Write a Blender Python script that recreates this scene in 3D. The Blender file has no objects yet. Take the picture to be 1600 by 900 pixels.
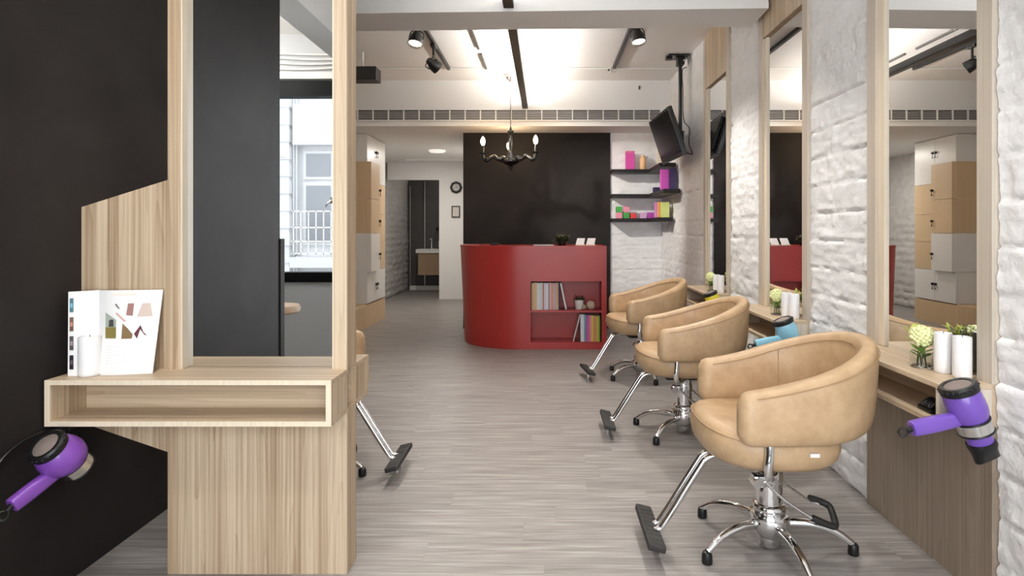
import bpy, bmesh, math, random
from mathutils import Vector, Matrix, noise
random.seed(7)
S = bpy.context.scene
C = S.collection
PI = math.pi
V = Vector

# ------------------------------------------------------------------ materials
def newmat(name):
    m = bpy.data.materials.new(name); m.use_nodes = True
    nt = m.node_tree
    return m, nt, nt.nodes['Principled BSDF']

def setb(b, **k):
    for n, v in k.items():
        b.inputs[n].default_value = v

def mat(name, col, rough=0.5, metal=0.0, bump=0.0, bscale=80, vary=0.0, vscale=6, coat=0.0, emis=None, estr=0, spec=None, trans=0.0):
    m, nt, b = newmat(name)
    setb(b, **{'Base Color': (*col, 1), 'Roughness': rough, 'Metallic': metal})
    if coat: b.inputs['Coat Weight'].default_value = coat
    if spec is not None: b.inputs['Specular IOR Level'].default_value = spec
    if trans: b.inputs['Transmission Weight'].default_value = trans
    if emis:
        b.inputs['Emission Color'].default_value = (*emis, 1); b.inputs['Emission Strength'].default_value = estr
    if bump or vary:
        tc = nt.nodes.new('ShaderNodeTexCoord')
    if vary:
        n = nt.nodes.new('ShaderNodeTexNoise'); n.inputs['Scale'].default_value = vscale; n.inputs['Detail'].default_value = 6
        nt.links.new(tc.outputs['Object'], n.inputs['Vector'])
        r = nt.nodes.new('ShaderNodeMapRange'); r.inputs[1].default_value = .3; r.inputs[2].default_value = .7
        r.inputs[3].default_value = 1 - vary; r.inputs[4].default_value = 1 + vary
        nt.links.new(n.outputs['Fac'], r.inputs[0])
        mx = nt.nodes.new('ShaderNodeMix'); mx.data_type = 'RGBA'; mx.blend_type = 'MULTIPLY'; mx.inputs[0].default_value = 1
        mx.inputs[6].default_value = (*col, 1); nt.links.new(r.outputs[0], mx.inputs[7]); nt.links.new(mx.outputs[2], b.inputs['Base Color'])
    if bump:
        n2 = nt.nodes.new('ShaderNodeTexNoise'); n2.inputs['Scale'].default_value = bscale; n2.inputs['Detail'].default_value = 4
        nt.links.new(tc.outputs['Object'], n2.inputs['Vector'])
        bp = nt.nodes.new('ShaderNodeBump'); bp.inputs['Strength'].default_value = bump; bp.inputs['Distance'].default_value = 0.004
        nt.links.new(n2.outputs['Fac'], bp.inputs['Height']); nt.links.new(bp.outputs[0], b.inputs['Normal'])
    return m

def mth(nt, op, a, b=None):
    n = nt.nodes.new('ShaderNodeMath'); n.operation = op
    for i, v in enumerate((a, b)):
        if v is None: continue
        if isinstance(v, (int, float)): n.inputs[i].default_value = v
        else: nt.links.new(v, n.inputs[i])
    return n.outputs[0]

def wood(name, light, dark, axis='Z', strip=0.06, tone=0.18, grain=0.55, rough=0.45, seed=0.0):
    """laminated pale board: strips across the grain, fine lines along it and slow cathedral figure"""
    m, nt, b = newmat(name)
    tc = nt.nodes.new('ShaderNodeTexCoord'); sp = nt.nodes.new('ShaderNodeSeparateXYZ')
    nt.links.new(tc.outputs['Object'], sp.inputs[0])
    x, y, z = sp.outputs
    if axis == 'Z': u, v = mth(nt, 'ADD', x, mth(nt, 'MULTIPLY', y, 1.07)), z
    elif axis == 'X': u, v = mth(nt, 'ADD', y, mth(nt, 'MULTIPLY', z, 1.07)), x
    else: u, v = mth(nt, 'ADD', x, mth(nt, 'MULTIPLY', z, 1.07)), y
    u = mth(nt, 'ADD', u, 20.0 + seed)
    cell = mth(nt, 'FLOOR', mth(nt, 'DIVIDE', u, strip))
    wn = nt.nodes.new('ShaderNodeTexWhiteNoise'); wn.noise_dimensions = '1D'; nt.links.new(cell, wn.inputs['W'])
    rnd = wn.outputs['Value']
    # fine grain
    cb = nt.nodes.new('ShaderNodeCombineXYZ')
    nt.links.new(mth(nt, 'MULTIPLY', u, 95.0), cb.inputs[0]); nt.links.new(mth(nt, 'ADD', mth(nt, 'MULTIPLY', v, .8), mth(nt, 'MULTIPLY', rnd, 31.0)), cb.inputs[1])
    n1 = nt.nodes.new('ShaderNodeTexNoise'); n1.inputs['Scale'].default_value = 1; n1.inputs['Detail'].default_value = 3
    nt.links.new(cb.outputs[0], n1.inputs['Vector'])
    # growth-ring figure: distorted bands
    cb2 = nt.nodes.new('ShaderNodeCombineXYZ')
    nt.links.new(mth(nt, 'MULTIPLY', u, 9.0), cb2.inputs[0]); nt.links.new(mth(nt, 'ADD', mth(nt, 'MULTIPLY', v, 0.42), mth(nt, 'MULTIPLY', rnd, 17.0)), cb2.inputs[1])
    n2 = nt.nodes.new('ShaderNodeTexNoise'); n2.inputs['Scale'].default_value = 1; n2.inputs['Detail'].default_value = 1.5
    nt.links.new(cb2.outputs[0], n2.inputs['Vector'])
    ring = mth(nt, 'FRACT', mth(nt, 'MULTIPLY', n2.outputs['Fac'], 15.0))
    ring = mth(nt, 'POWER', ring, 3.0)
    fine = mth(nt, 'ADD', mth(nt, 'MULTIPLY', mth(nt, 'SUBTRACT', n1.outputs['Fac'], .5), 2.4), .42)
    g = mth(nt, 'ADD', mth(nt, 'MULTIPLY', ring, 0.36 * grain), mth(nt, 'MULTIPLY', fine, 1.0 * grain))
    g = mth(nt, 'ADD', g, mth(nt, 'MULTIPLY', mth(nt, 'SUBTRACT', rnd, 0.5), 2 * tone))
    cl = nt.nodes.new('ShaderNodeClamp'); nt.links.new(g, cl.inputs[0])
    mx = nt.nodes.new('ShaderNodeMix'); mx.data_type = 'RGBA'
    nt.links.new(cl.outputs[0], mx.inputs[0]); mx.inputs[6].default_value = (*light, 1); mx.inputs[7].default_value = (*dark, 1)
    nt.links.new(mx.outputs[2], b.inputs['Base Color'])
    b.inputs['Roughness'].default_value = rough
    bp = nt.nodes.new('ShaderNodeBump'); bp.inputs['Strength'].default_value = 0.08; bp.inputs['Distance'].default_value = 0.002
    nt.links.new(g, bp.inputs['Height']); nt.links.new(bp.outputs[0], b.inputs['Normal'])
    return m

def floor_material():
    m, nt, b = newmat('grey_vinyl_plank')
    tc = nt.nodes.new('ShaderNodeTexCoord'); sp = nt.nodes.new('ShaderNodeSeparateXYZ'); nt.links.new(tc.outputs['Object'], sp.inputs[0])
    x, y, z = sp.outputs
    row = mth(nt, 'FLOOR', mth(nt, 'DIVIDE', mth(nt, 'ADD', y, 20), 0.152))
    wr = nt.nodes.new('ShaderNodeTexWhiteNoise'); wr.noise_dimensions = '1D'; nt.links.new(row, wr.inputs['W'])
    xs = mth(nt, 'ADD', mth(nt, 'ADD', x, 20), mth(nt, 'MULTIPLY', wr.outputs['Value'], 0.91))
    col = mth(nt, 'FLOOR', mth(nt, 'DIVIDE', xs, 0.914))
    cbw = nt.nodes.new('ShaderNodeCombineXYZ'); nt.links.new(row, cbw.inputs[0]); nt.links.new(col, cbw.inputs[1])
    wc = nt.nodes.new('ShaderNodeTexWhiteNoise'); wc.noise_dimensions = '2D'; nt.links.new(cbw.outputs[0], wc.inputs['Vector'])
    def streak(sx, sy, det):
        cb = nt.nodes.new('ShaderNodeCombineXYZ')
        nt.links.new(mth(nt, 'ADD', mth(nt, 'MULTIPLY', x, sx), mth(nt, 'MULTIPLY', wc.outputs['Value'], 40)), cb.inputs[0]); nt.links.new(mth(nt, 'MULTIPLY', y, sy), cb.inputs[1])
        n = nt.nodes.new('ShaderNodeTexNoise'); n.inputs['Scale'].default_value = 1; n.inputs['Detail'].default_value = det
        nt.links.new(cb.outputs[0], n.inputs['Vector']); return n.outputs['Fac']
    a, bb = streak(4.0, 130, 3), streak(2.0, 38, 4)
    f = mth(nt, 'ADD', mth(nt, 'MULTIPLY', mth(nt, 'SUBTRACT', a, .5), 1.25), mth(nt, 'MULTIPLY', mth(nt, 'SUBTRACT', bb, .5), 1.15))
    f = mth(nt, 'ADD', f, mth(nt, 'MULTIPLY', mth(nt, 'SUBTRACT', wc.outputs['Value'], .5), .08))
    f = mth(nt, 'ADD', f, .5)
    cl = nt.nodes.new('ShaderNodeClamp'); nt.links.new(f, cl.inputs[0])
    rp = nt.nodes.new('ShaderNodeValToRGB')
    e = rp.color_ramp.elements
    e[0].position = .08; e[0].color = (.15, .133, .12, 1); e[1].position = .95; e[1].color = (.42, .397, .377, 1)
    k = rp.color_ramp.elements.new(.5); k.color = (.268, .246, .231, 1)
    nt.links.new(cl.outputs[0], rp.inputs[0])
    # thin joints between planks
    fy = mth(nt, 'FRACT', mth(nt, 'DIVIDE', mth(nt, 'ADD', y, 20), 0.152)); fx = mth(nt, 'FRACT', mth(nt, 'DIVIDE', xs, 0.914))
    j = mth(nt, 'MAXIMUM', mth(nt, 'LESS_THAN', fy, .012), mth(nt, 'LESS_THAN', fx, .002))
    mx = nt.nodes.new('ShaderNodeMix'); mx.data_type = 'RGBA'; nt.links.new(mth(nt, 'MULTIPLY', j, .22), mx.inputs[0])
    nt.links.new(rp.outputs[0], mx.inputs[6]); mx.inputs[7].default_value = (.1, .09, .085, 1)
    nt.links.new(mx.outputs[2], b.inputs['Base Color'])
    b.inputs['Roughness'].default_value = .42
    bp = nt.nodes.new('ShaderNodeBump'); bp.inputs['Strength'].default_value = .12; bp.inputs['Distance'].default_value = .002
    nt.links.new(a, bp.inputs['Height']); nt.links.new(bp.outputs[0], b.inputs['Normal'])
    return m

def chalk_material():
    m, nt, b = newmat('black_chalkboard_paint')
    tc = nt.nodes.new('ShaderNodeTexCoord')
    n = nt.nodes.new('ShaderNodeTexNoise'); n.inputs['Scale'].default_value = 1.6; n.inputs['Detail'].default_value = 5; n.inputs['Distortion'].default_value = .8
    nt.links.new(tc.outputs['Object'], n.inputs['Vector'])
    rp = nt.nodes.new('ShaderNodeValToRGB'); e = rp.color_ramp.elements
    e[0].position = .35; e[0].color = (.016, .0138, .013, 1); e[1].position = .75; e[1].color = (.031, .0265, .025, 1)
    nt.links.new(n.outputs['Fac'], rp.inputs[0]); nt.links.new(rp.outputs[0], b.inputs['Base Color'])
    b.inputs['Roughness'].default_value = .62; b.inputs['Specular IOR Level'].default_value = .12
    return m

def leather_material():
    m, nt, b = newmat('tan_leather')
    tc = nt.nodes.new('ShaderNodeTexCoord')
    n = nt.nodes.new('ShaderNodeTexNoise'); n.inputs['Scale'].default_value = 14; n.inputs['Detail'].default_value = 8; n.inputs['Roughness'].default_value = .65
    nt.links.new(tc.outputs['Object'], n.inputs['Vector'])
    rp = nt.nodes.new('ShaderNodeValToRGB'); e = rp.color_ramp.elements
    e[0].position = .3; e[0].color = (.44, .29, .16, 1); e[1].position = .72; e[1].color = (.57, .395, .235, 1)
    nt.links.new(n.outputs['Fac'], rp.inputs[0]); nt.links.new(rp.outputs[0], b.inputs['Base Color'])
    b.inputs['Roughness'].default_value = .42
    vz = nt.nodes.new('ShaderNodeTexVoronoi'); vz.inputs['Scale'].default_value = 260; nt.links.new(tc.outputs['Object'], vz.inputs['Vector'])
    bp = nt.nodes.new('ShaderNodeBump'); bp.inputs['Strength'].default_value = .12; bp.inputs['Distance'].default_value = .001
    nt.links.new(vz.outputs['Distance'], bp.inputs['Height']); nt.links.new(bp.outputs[0], b.inputs['Normal'])
    return m

def glass_material(name, col=(1, 1, 1), rough=0.0):
    m, nt, b = newmat(name)
    setb(b, **{'Base Color': (*col, 1), 'Roughness': rough, 'Transmission Weight': 1.0, 'IOR': 1.45})
    return m

def thin_glass(name):
    m, nt, b = newmat(name); nt.nodes.remove(b)
    out = nt.nodes['Material Output']
    t = nt.nodes.new('ShaderNodeBsdfTransparent'); g = nt.nodes.new('ShaderNodeBsdfGlossy'); g.inputs['Roughness'].default_value = .02
    f = nt.nodes.new('ShaderNodeFresnel'); f.inputs[0].default_value = 1.45
    mx = nt.nodes.new('ShaderNodeMixShader'); nt.links.new(f.outputs[0], mx.inputs[0]); nt.links.new(t.outputs[0], mx.inputs[1]); nt.links.new(g.outputs[0], mx.inputs[2])
    nt.links.new(mx.outputs[0], out.inputs[0]); return m

OAK_L, OAK_D = (.63, .50, .355), (.30, .195, .11)
M = dict(
    oakZ=wood('pale_ash_vertical', OAK_L, OAK_D, 'Z', strip=.042, tone=.26, grain=.72),
    oakX=wood('pale_ash_along', OAK_L, OAK_D, 'X', tone=.10),
    oakY=wood('pale_ash_crosswise', OAK_L, OAK_D, 'Y', tone=.10),
    ashedge=wood('pale_ash_edge', (.80, .70, .55), (.62, .49, .34), 'Z', strip=.2, tone=.05, grain=.4),
    shaded_ashZ=wood('shaded_ash_vertical', (.34, .27, .205), (.125, .09, .062), 'Z', strip=.09, tone=.12, seed=3.3),  # same ash, its colour darkened for the weaker light on the base panels
    locker_wood=wood('honey_oak_vertical', (.70, .52, .32), (.50, .335, .18), 'Z', strip=.3, tone=.08, grain=.4),
    vanity_wood=wood('brown_oak_vertical', (.40, .27, .16), (.24, .15, .085), 'Z', strip=.3, tone=.08),
    paint=mat('white_paint', (.80, .785, .765), .6, bump=.05, bscale=200),
    ceil=mat('ceiling_white_paint', (.80, .785, .765), .7, bump=.04, bscale=150),
    stone=mat('whitewashed_stone', (.86, .855, .855), .75, bump=.9, bscale=55, vary=.05, vscale=9),
    chalk=chalk_material(), floor=floor_material(), leather=leather_material(),
    seam=mat('tan_thread', (.40, .25, .125), .6),
    chrome=mat('chrome', (.86, .86, .87), .07, 1.0), steel=mat('brushed_steel', (.72, .71, .69), .25, 1.0),
    black=mat('black_plastic', (.008, .008, .0085), .38, spec=.4), blackr=mat('black_rubber', (.022, .021, .02), .6, bump=.3, bscale=180),
    blackm=mat('black_metal', (.009, .0085, .0085), .32, spec=.4), greym=mat('dark_grey_metal', (.08, .075, .072), .4, .6),
    blackwood=mat('black_stained_wood', (.009, .007, .0065), .45, spec=.3),
    mirror=mat('silver_mirror', (.90, .91, .91), .0, 1.0),
    red=mat('red_lacquer', (.39, .028, .023), .36, vary=.04, vscale=3),
    white=mat('white_satin', (.82, .80, .77), .35), whitem=mat('white_candle_wax', (.86, .855, .86), .45, bump=.25, bscale=60),
    purple=mat('purple_gloss_plastic', (.17, .08, .44), .3, coat=.3), magentapurple=mat('bright_purple_plastic', (.22, .07, .42), .3, coat=.4),
    blue=mat('light_blue_plastic', (.29, .61, .78), .3, coat=.3), yellow=mat('yellow_plastic', (.86, .72, .03), .3, coat=.3),
    grille=mat('dryer_grille', (.30, .24, .22), .5, .4, bump=.8, bscale=400),
    glass=glass_material('vase_glass', (.97, 1, .98)), pane=thin_glass('window_glass'),
    flower=mat('pale_yellow_petal', (.80, .83, .44), .6), leaf=mat('fresh_green_leaf', (.22, .36, .07), .5, vary=.25, vscale=30),
    leafy=mat('yellow_green_leaf', (.52, .60, .10), .5, vary=.2, vscale=30), darkleaf=mat('dark_green_leaf', (.07, .08, .03), .5, vary=.3, vscale=30),
    tv=mat('tv_black_gloss', (.004, .004, .005), .22, spec=.35),
    paper=mat('white_paper', (.80, .795, .79), .5), wframe=mat('black_window_frame', (.004, .0045, .005), .5, spec=.12),
    greywall=mat('pale_grey_paint', (.52, .53, .54), .6), darkwall=mat('dark_grey_panel', (.075, .07, .068), .5),
    facade=mat('white_facade_plaster', (.72, .74, .76), .8, bump=.3, bscale=12, vary=.1, vscale=1.5),
    facadewin=mat('grey_facade_window', (.28, .30, .33), .3), facadegrey=mat('pale_facade_frame', (.66, .68, .70), .6),
    pave=mat('grey_paving', (.40, .40, .40), .8),
    bulb=mat('warm_bulb', (1, .9, .7), .3, emis=(1.0, .72, .42), estr=60),
    lens=mat('lit_lamp_lens', (1, .95, .85), .3, emis=(1.0, .86, .66), estr=4),
    led=mat('led_strip', (1, 1, 1), .3, emis=(1.0, .965, .92), estr=42), led_rear=mat('led_strip_bright', (1, 1, 1), .3, emis=(1.0, .965, .92), estr=88),
    downlight=mat('dim_downlight', (.9, .9, .88), .4, emis=(1, .93, .82), estr=.35),
    skyblue=mat('cream_plastic', (.78, .70, .56), .5),
)
def plain(name, col, rough=.5):
    k = '_c_' + name
    if k not in M: M[k] = mat(name, col, rough)
    return M[k]

# ------------------------------------------------------------------ mesh helpers
def box(bm, x0, x1, y0, y1, z0, z1, bev=0.0, mtx=None):
    r = bmesh.ops.create_cube(bm, size=1)
    vs = r['verts']
    for v in vs:
        v.co = V(((x0 + x1) / 2 + v.co.x * (x1 - x0), (y0 + y1) / 2 + v.co.y * (y1 - y0), (z0 + z1) / 2 + v.co.z * (z1 - z0)))
    if bev:
        es = list({e for v in vs for e in v.link_edges})
        rr = bmesh.ops.bevel(bm, geom=es, offset=bev, segments=2, affect='EDGES', profile=.6)
        vs = list({v for f in rr['faces'] for v in f.verts} | {v for v in vs if v.is_valid})
    if mtx is not None:
        seen, st = set(), [v for v in vs if v.is_valid]
        while st:
            v = st.pop()
            if v in seen: continue
            seen.add(v); st += [e.other_vert(v) for e in v.link_edges]
        for v in seen: v.co = mtx @ v.co
    return bm

def rings_to_faces(bm, rings, closed=True, cap0=True, cap1=True):
    n = len(rings[0])
    for a, b in zip(rings, rings[1:]):
        for i in range(n if closed else n - 1):
            j = (i + 1) % n
            bm.faces.new((a[i], a[j], b[j], b[i]))
    if cap0: bm.faces.new(list(reversed(rings[0])))
    if cap1: bm.faces.new(rings[-1])

def lathe(bm, prof, seg=24, mtx=None):
    """prof: list of (radius, z)"""
    rings = []
    for r, z in prof:
        r = max(r, 1e-4)
        ring = []
        for i in range(seg):
            a = 2 * PI * i / seg
            p = V((r * math.cos(a), r * math.sin(a), z))
            ring.append(bm.verts.new(mtx @ p if mtx is not None else p))
        rings.append(ring)
    rings_to_faces(bm, rings)
    return bm

def smooth_path(pts, n=6, closed=False):
    P = [V(p) for p in pts]; out = []
    m = len(P)
    for i in range(m if closed else m - 1):
        if closed: p0, p1, p2, p3 = P[i - 1], P[i], P[(i + 1) % m], P[(i + 2) % m]
        else: p0, p1, p2, p3 = P[max(i - 1, 0)], P[i], P[i + 1], P[min(i + 2, m - 1)]
        for k in range(n):
            t = k / n
            out.append(.5 * ((2 * p1) + (-p0 + p2) * t + (2 * p0 - 5 * p1 + 4 * p2 - p3) * t * t + (-p0 + 3 * p1 - 3 * p2 + p3) * t ** 3))
    if not closed: out.append(P[-1])
    return out

def tube(bm, pts, r, seg=10, n=0, closed=False):
    P = smooth_path(pts, n, closed) if n else [V(p) for p in pts]
    N = len(P)
    rs = r if callable(r) else (lambda t: r)
    up = None; rings = []
    for i, p in enumerate(P):
        if closed: t = P[(i + 1) % N] - P[i - 1]
        else: t = P[min(i + 1, N - 1)] - P[max(i - 1, 0)]
        t = t.normalized()
        if up is None:
            up = V((0, 0, 1)) if abs(t.z) < .9 else V((1, 0, 0))
        up = (up - t * up.dot(t)).normalized()
        w = t.cross(up)
        rr = rs(i / max(N - 1, 1))
        rings.append([bm.verts.new(p + (up * math.cos(a) + w * math.sin(a)) * rr) for a in (2 * PI * k / seg for k in range(seg))])
    if closed:
        rings_to_faces(bm, rings + [rings[0]], cap0=False, cap1=False)
    else:
        rings_to_faces(bm, rings)
    return bm

def prism(bm, poly, axis, a0, a1):
    """poly in the two other axes; axis 'x','y','z' extrude a0..a1"""
    def P(u, v, w):
        return {'y': V((u, w, v)), 'x': V((w, u, v)), 'z': V((u, v, w))}[axis]
    A = [bm.verts.new(P(u, v, a0)) for u, v in poly]; B = [bm.verts.new(P(u, v, a1)) for u, v in poly]
    rings_to_faces(bm, [A, B])
    return bm

def ball(bm, c, r, seg=16, scale=(1, 1, 1)):
    rr = bmesh.ops.create_uvsphere(bm, u_segments=seg, v_segments=seg // 2 + 2, radius=r)
    for v in rr['verts']:
        v.co = V((v.co.x * scale[0], v.co.y * scale[1], v.co.z * scale[2])) + V(c)
    return bm

def B(*boxes, bev=0.0):
    bm = bmesh.new()
    for b in boxes: box(bm, *b, bev=bev)
    return bm

def leaf_quad(bm, p, d, L, w, curl=.15):
    d = V(d).normalized(); s = d.cross(V((0, 0, 1)));
    if s.length < .1: s = V((1, 0, 0))
    s.normalize(); up = s.cross(d)
    pr = None
    prof = [(0, .12), (.25, .8), (.5, 1.0), (.75, .7), (1, .04)]
    rows = []
    for q, ww in prof:
        c = V(p) + d * L * q - up * curl * L * q * q * .6
        rows.append([bm.verts.new(c - s * w * ww), bm.verts.new(c + up * w * .25 * ww), bm.verts.new(c + s * w * ww)])
    for a, b in zip(rows, rows[1:]):
        for k in (0, 1): bm.faces.new((a[k], a[k + 1], b[k + 1], b[k]))
    # under side, a hair lower, for real thickness
    return bm
def obj(name, bm, m, parent=None, smooth=False, world=False, mw=None):
    """link one mesh object. world=True: verts are in world space and the (unrotated) parent's location is taken off"""
    bmesh.ops.recalc_face_normals(bm, faces=bm.faces)
    if world and parent is not None:
        off = V((0, 0, 0)); p = parent
        while p: off += p.location; p = p.parent
        for v in bm.verts: v.co -= off
    me = bpy.data.meshes.new(name); bm.to_mesh(me); bm.free()
    me.materials.append(m)
    if smooth:
        for p in me.polygons: p.use_smooth = True
        try: me.set_sharp_from_angle(angle=math.radians(42 if smooth is True else smooth))
        except Exception: pass
    o = bpy.data.objects.new(name, me); C.objects.link(o)
    if parent is not None: o.parent = parent
    return o

def tag(o, label=None, cat=None, group=None, kind=None):
    if label: o['label'] = label
    if cat: o['category'] = cat
    if group: o['group'] = group
    if kind: o['kind'] = kind
    return o

def thing(name, label, cat, loc=(0, 0, 0), rotz=0, group=None, rot=None):
    o = bpy.data.objects.new(name, None); C.objects.link(o)
    o.empty_display_size = .05
    o.location = loc
    o.rotation_euler = rot if rot is not None else (0, 0, rotz)
    return tag(o, label, cat, group)

def struct(name, bm, m, label=None, parent=None, smooth=False):
    o = obj(name, bm, m, parent, smooth)
    if parent is None: tag(o, label or name.replace('_', ' '), name.split('_')[0], kind='structure')
    return o

def dup(root, loc=None, rotz=None, label=None, group=None):
    def cp(o, par):
        c = o.copy(); C.objects.link(c)
        if par is not None: c.parent = par
        for ch in list(o.children): cp(ch, c)
        return c
    c = cp(root, None)
    if loc is not None: c.location = loc
    if rotz is not None: c.rotation_euler.z = rotz
    if label: c['label'] = label
    if group: c['group'] = group
    return c

# ------------------------------------------------------------------ camera (horizon low in frame: shifted lens)
F = 910.0; CZ = 1.25
cd = bpy.data.cameras.new('camera'); cam = bpy.data.objects.new('camera', cd); C.objects.link(cam)
cam.location = (0, 0, CZ); cam.rotation_euler = (PI / 2, 0, 0)
cd.sensor_width = 36; cd.lens = 36 * F / 1600
cd.shift_x = -52 / 1600; cd.shift_y = -89 / 1600; cd.clip_start = .02; cd.clip_end = 100
S.camera = cam

CEIL = 3.06; LOW = 2.51; RX = 1.48; LX = -1.70

# ------------------------------------------------------------------ setting
struct('floor', B((-3.4, 1.8, -1.2, 12.6, -.1, 0)), M['floor'], 'grey wood-look plank floor')
struct('ceiling', B((-3.4, 1.8, -1.2, 7.02, CEIL, CEIL + .1)), M['ceil'], 'white painted high ceiling')
struct('ceiling_lower', B((-3.1, 1.8, 7.14, 12.6, LOW, LOW + .1)), M['ceil'], 'lower white ceiling over corridor and desk')
struct('ceiling_bulkhead', B((-3.1, 1.8, 7.0, 7.14, LOW, CEIL + .1)), M['paint'], 'white bulkhead face holding the long air grille')

def stone_bm(P0, U, N, lu, lv, step, course=.15, amp=1.0, seed=0, skirt=.09):
    """split-face cladding sheet: courses of blocks with rough, stepped faces. U horizontal unit, N outward unit"""
    bm = bmesh.new(); nu, nv = max(2, round(lu / step)), max(2, round(lv / step))
    P0, U, N = V(P0), V(U), V(N); Z = V((0, 0, 1))
    rnd = random.Random(seed); hs = {}
    def h(*k):
        if k not in hs: hs[k] = rnd.random()
        return hs[k]
    grid = []
    for i in range(nu + 1):
        u = lu * i / nu; col = []
        for j in range(nv + 1):
            v = lv * j / nv
            p = P0 + U * u + Z * v
            q = V((p.x + p.y + seed * .37, p.z, seed * 3.1))
            wob = noise.noise(V((q.x * 3, q.y * 3, 5))) * .006
            vv = (v + wob) / course; row = math.floor(vv); fv = vv - row
            ww = .6 + .5 * h('w', row); uu = (q.x + h('o', row) * 5 + noise.noise(V((q.x, q.y * 9, 2))) * .01) / ww
            blk = math.floor(uu); fu = uu - blk
            d = (h('d', row, blk) - .5) * .007
            d += (h('t', row, blk) - .5) * .012 * (fu - .5) + (h('s', row, blk) - .5) * .014 * (fv - .5)
            off = V((h('x', row, blk) * 30, h('y', row, blk) * 30, 0))
            n1 = noise.fractal(V((q.x * 5.5, q.y * 11, 0)) + off, .9, 2.1, 3)
            n2 = noise.noise(V((q.x * 26, q.y * 34, 7)) + off)
            d += n1 * .0055 - abs(noise.noise(V((q.x * 7, q.y * 12, 3)) + off)) * .010 + n2 * .0034
            ej = min(fv, 1 - fv) * course; ei = min(fu, 1 - fu) * ww
            rip = noise.noise(V((q.x * 8, q.y * 46, 11)) + off)
            d += (max(rip, -.1) * .0075 + abs(noise.noise(V((q.x * 19, q.y * 30, 4)) + off)) * -.005)
            d -= .0105 * max(0, 1 - ej / .009) + .003 * max(0, 1 - ei / .007)
            col.append(bm.verts.new(p + N * d * amp))
        grid.append(col)
    for i in range(nu):
        for j in range(nv):
            bm.faces.new((grid[i][j], grid[i + 1][j], grid[i + 1][j + 1], grid[i][j + 1]))
    be = [e for e in bm.edges if e.is_boundary]
    r = bmesh.ops.extrude_edge_only(bm, edges=be)
    for g in r['geom']:
        if isinstance(g, bmesh.types.BMVert): g.co -= N * skirt
    return bm
def join_bm(bms):
    me = bpy.data.meshes.new('tmp'); out = bmesh.new()
    for b in bms:
        b.to_mesh(me); out.from_mesh(me); b.free()
    bpy.data.meshes.remove(me); return out

SC = [2.305, 3.665, 5.075]; HW = .375
spans = [(1.62, SC[0] - HW - .004), (SC[0] + HW + .004, SC[1] - HW - .004), (SC[1] + HW + .004, SC[2] - HW - .004), (SC[2] + HW + .004, 7.5)]
bms = [stone_bm((1.495, a, 0), (0, 1, 0), (-1, 0, 0), b - a, CEIL, .0125 if a < 4 else .016, seed=11, amp=.85) for a, b in spans]
o = struct('wall_right', join_bm(bms), M['stone'], 'white rough split-stone wall behind the mirror stations', smooth=70)
struct('wall_right_core', B((1.62, 1.8, -1.2, 7.6, 0, CEIL), (1.497, 1.62, -1.2, 1.62, 0, CEIL)), M['paint'])
struct('wall_alcove', stone_bm((.835, 7.49, 0), (1, 0, 0), (0, -1, 0), .66, LOW, .016, seed=23, skirt=.03, amp=.9), M['stone'], 'white split-stone wall beside the black panel', smooth=70)
struct('wall_back', B((-1.053, .835, 7.47, 7.52, 0, LOW)), M['chalk'], 'matt black wall panel behind the red desk')
struct('wall_back_core', B((-1.05, 1.8, 7.52, 10.8, 0, LOW)), M['paint'])
struct('wall_left', B((-1.82, LX, .58, 5.0, 0, CEIL)), M['chalk'], 'black chalkboard wall carrying the wooden station')
struct('wall_left_ledge', B((-1.83, -1.692, .53, .585, 0, 1.20)), M['chalk'], 'low black counter end at edge of chalkboard wall')
struct('wall_left_return', B((-3.1, -1.82, 4.9, 5.0, 0, CEIL)), M['paint'])
struct('wall_left_rear', B((-3.1, -2.96, 5.0, 12.6, 0, CEIL)), M['paint'])
struct('wall_corridor', stone_bm((-2.92, 7.0, 0), (0, 1, 0), (1, 0, 0), 5.4, LOW, .03, course=.12, amp=1.5, seed=41, skirt=.04), mat('grey_corridor_stone', (.55, .53, .51), .8, bump=.5, bscale=50, vary=.08, vscale=9), 'greyish split-stone wall along the corridor', smooth=70)
# end-of-corridor wall with its open doorway
struct('wall_doorway', B((-1.95, -1.0, 10.7, 10.8, 0, LOW), (-2.9, -1.95, 10.7, 10.8, 2.19, LOW)), M['paint'], 'cream wall with open doorway at corridor end')
struct('wall_washroom', B((-3.1, -.9, 12.4, 12.5, 0, LOW)), M['darkwall'], 'dark grey washroom end wall')
struct('wall_washroom_side', B((-1.1, -.9, 10.8, 12.4, 0, LOW)), M['darkwall'])
struct('baseboard_washroom', B((-2.88, -1.1, 12.36, 12.4, 0, .09)), M['white'])
# front of the shop (behind the camera) - partly seen in mirrors, tall glazing added
fw = B((-3.3, -2.62, -1.15, -1.05, 0, CEIL), (-2.62, -1.80, -1.15, -1.05, 0, .80), (-2.62, -1.80, -1.15, -1.05, 2.63, CEIL),
       (-1.80, -1.35, -1.15, -1.05, 0, CEIL), (-1.35, 1.35, -1.15, -1.05, 2.75, CEIL), (1.35, 1.8, -1.15, -1.05, 0, CEIL))
struct('wall_front', fw, M['greywall'], 'pale grey shopfront wall reflected in mirror')
struct('wall_front_side', B((-3.4, -3.3, -1.15, .58, 0, CEIL), (-3.3, -1.82, .56, .66, 0, CEIL)), M['greywall'])
w1 = struct('window_1', B((-2.64, -2.58, -1.16, -1.03, .78, 2.63), (-1.95, -1.90, -1.16, -1.03, .78, 2.63), (-2.64, -1.90, -1.16, -1.03, .78, .87), (-2.64, -1.90, -1.16, -1.03, 2.49, 2.63)), M['wframe'], 'black framed window reflected in mirror')
struct('window_pane', B((-2.58, -1.95, -1.10, -1.094, .87, 2.49)), M['pane'], parent=w1)
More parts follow.
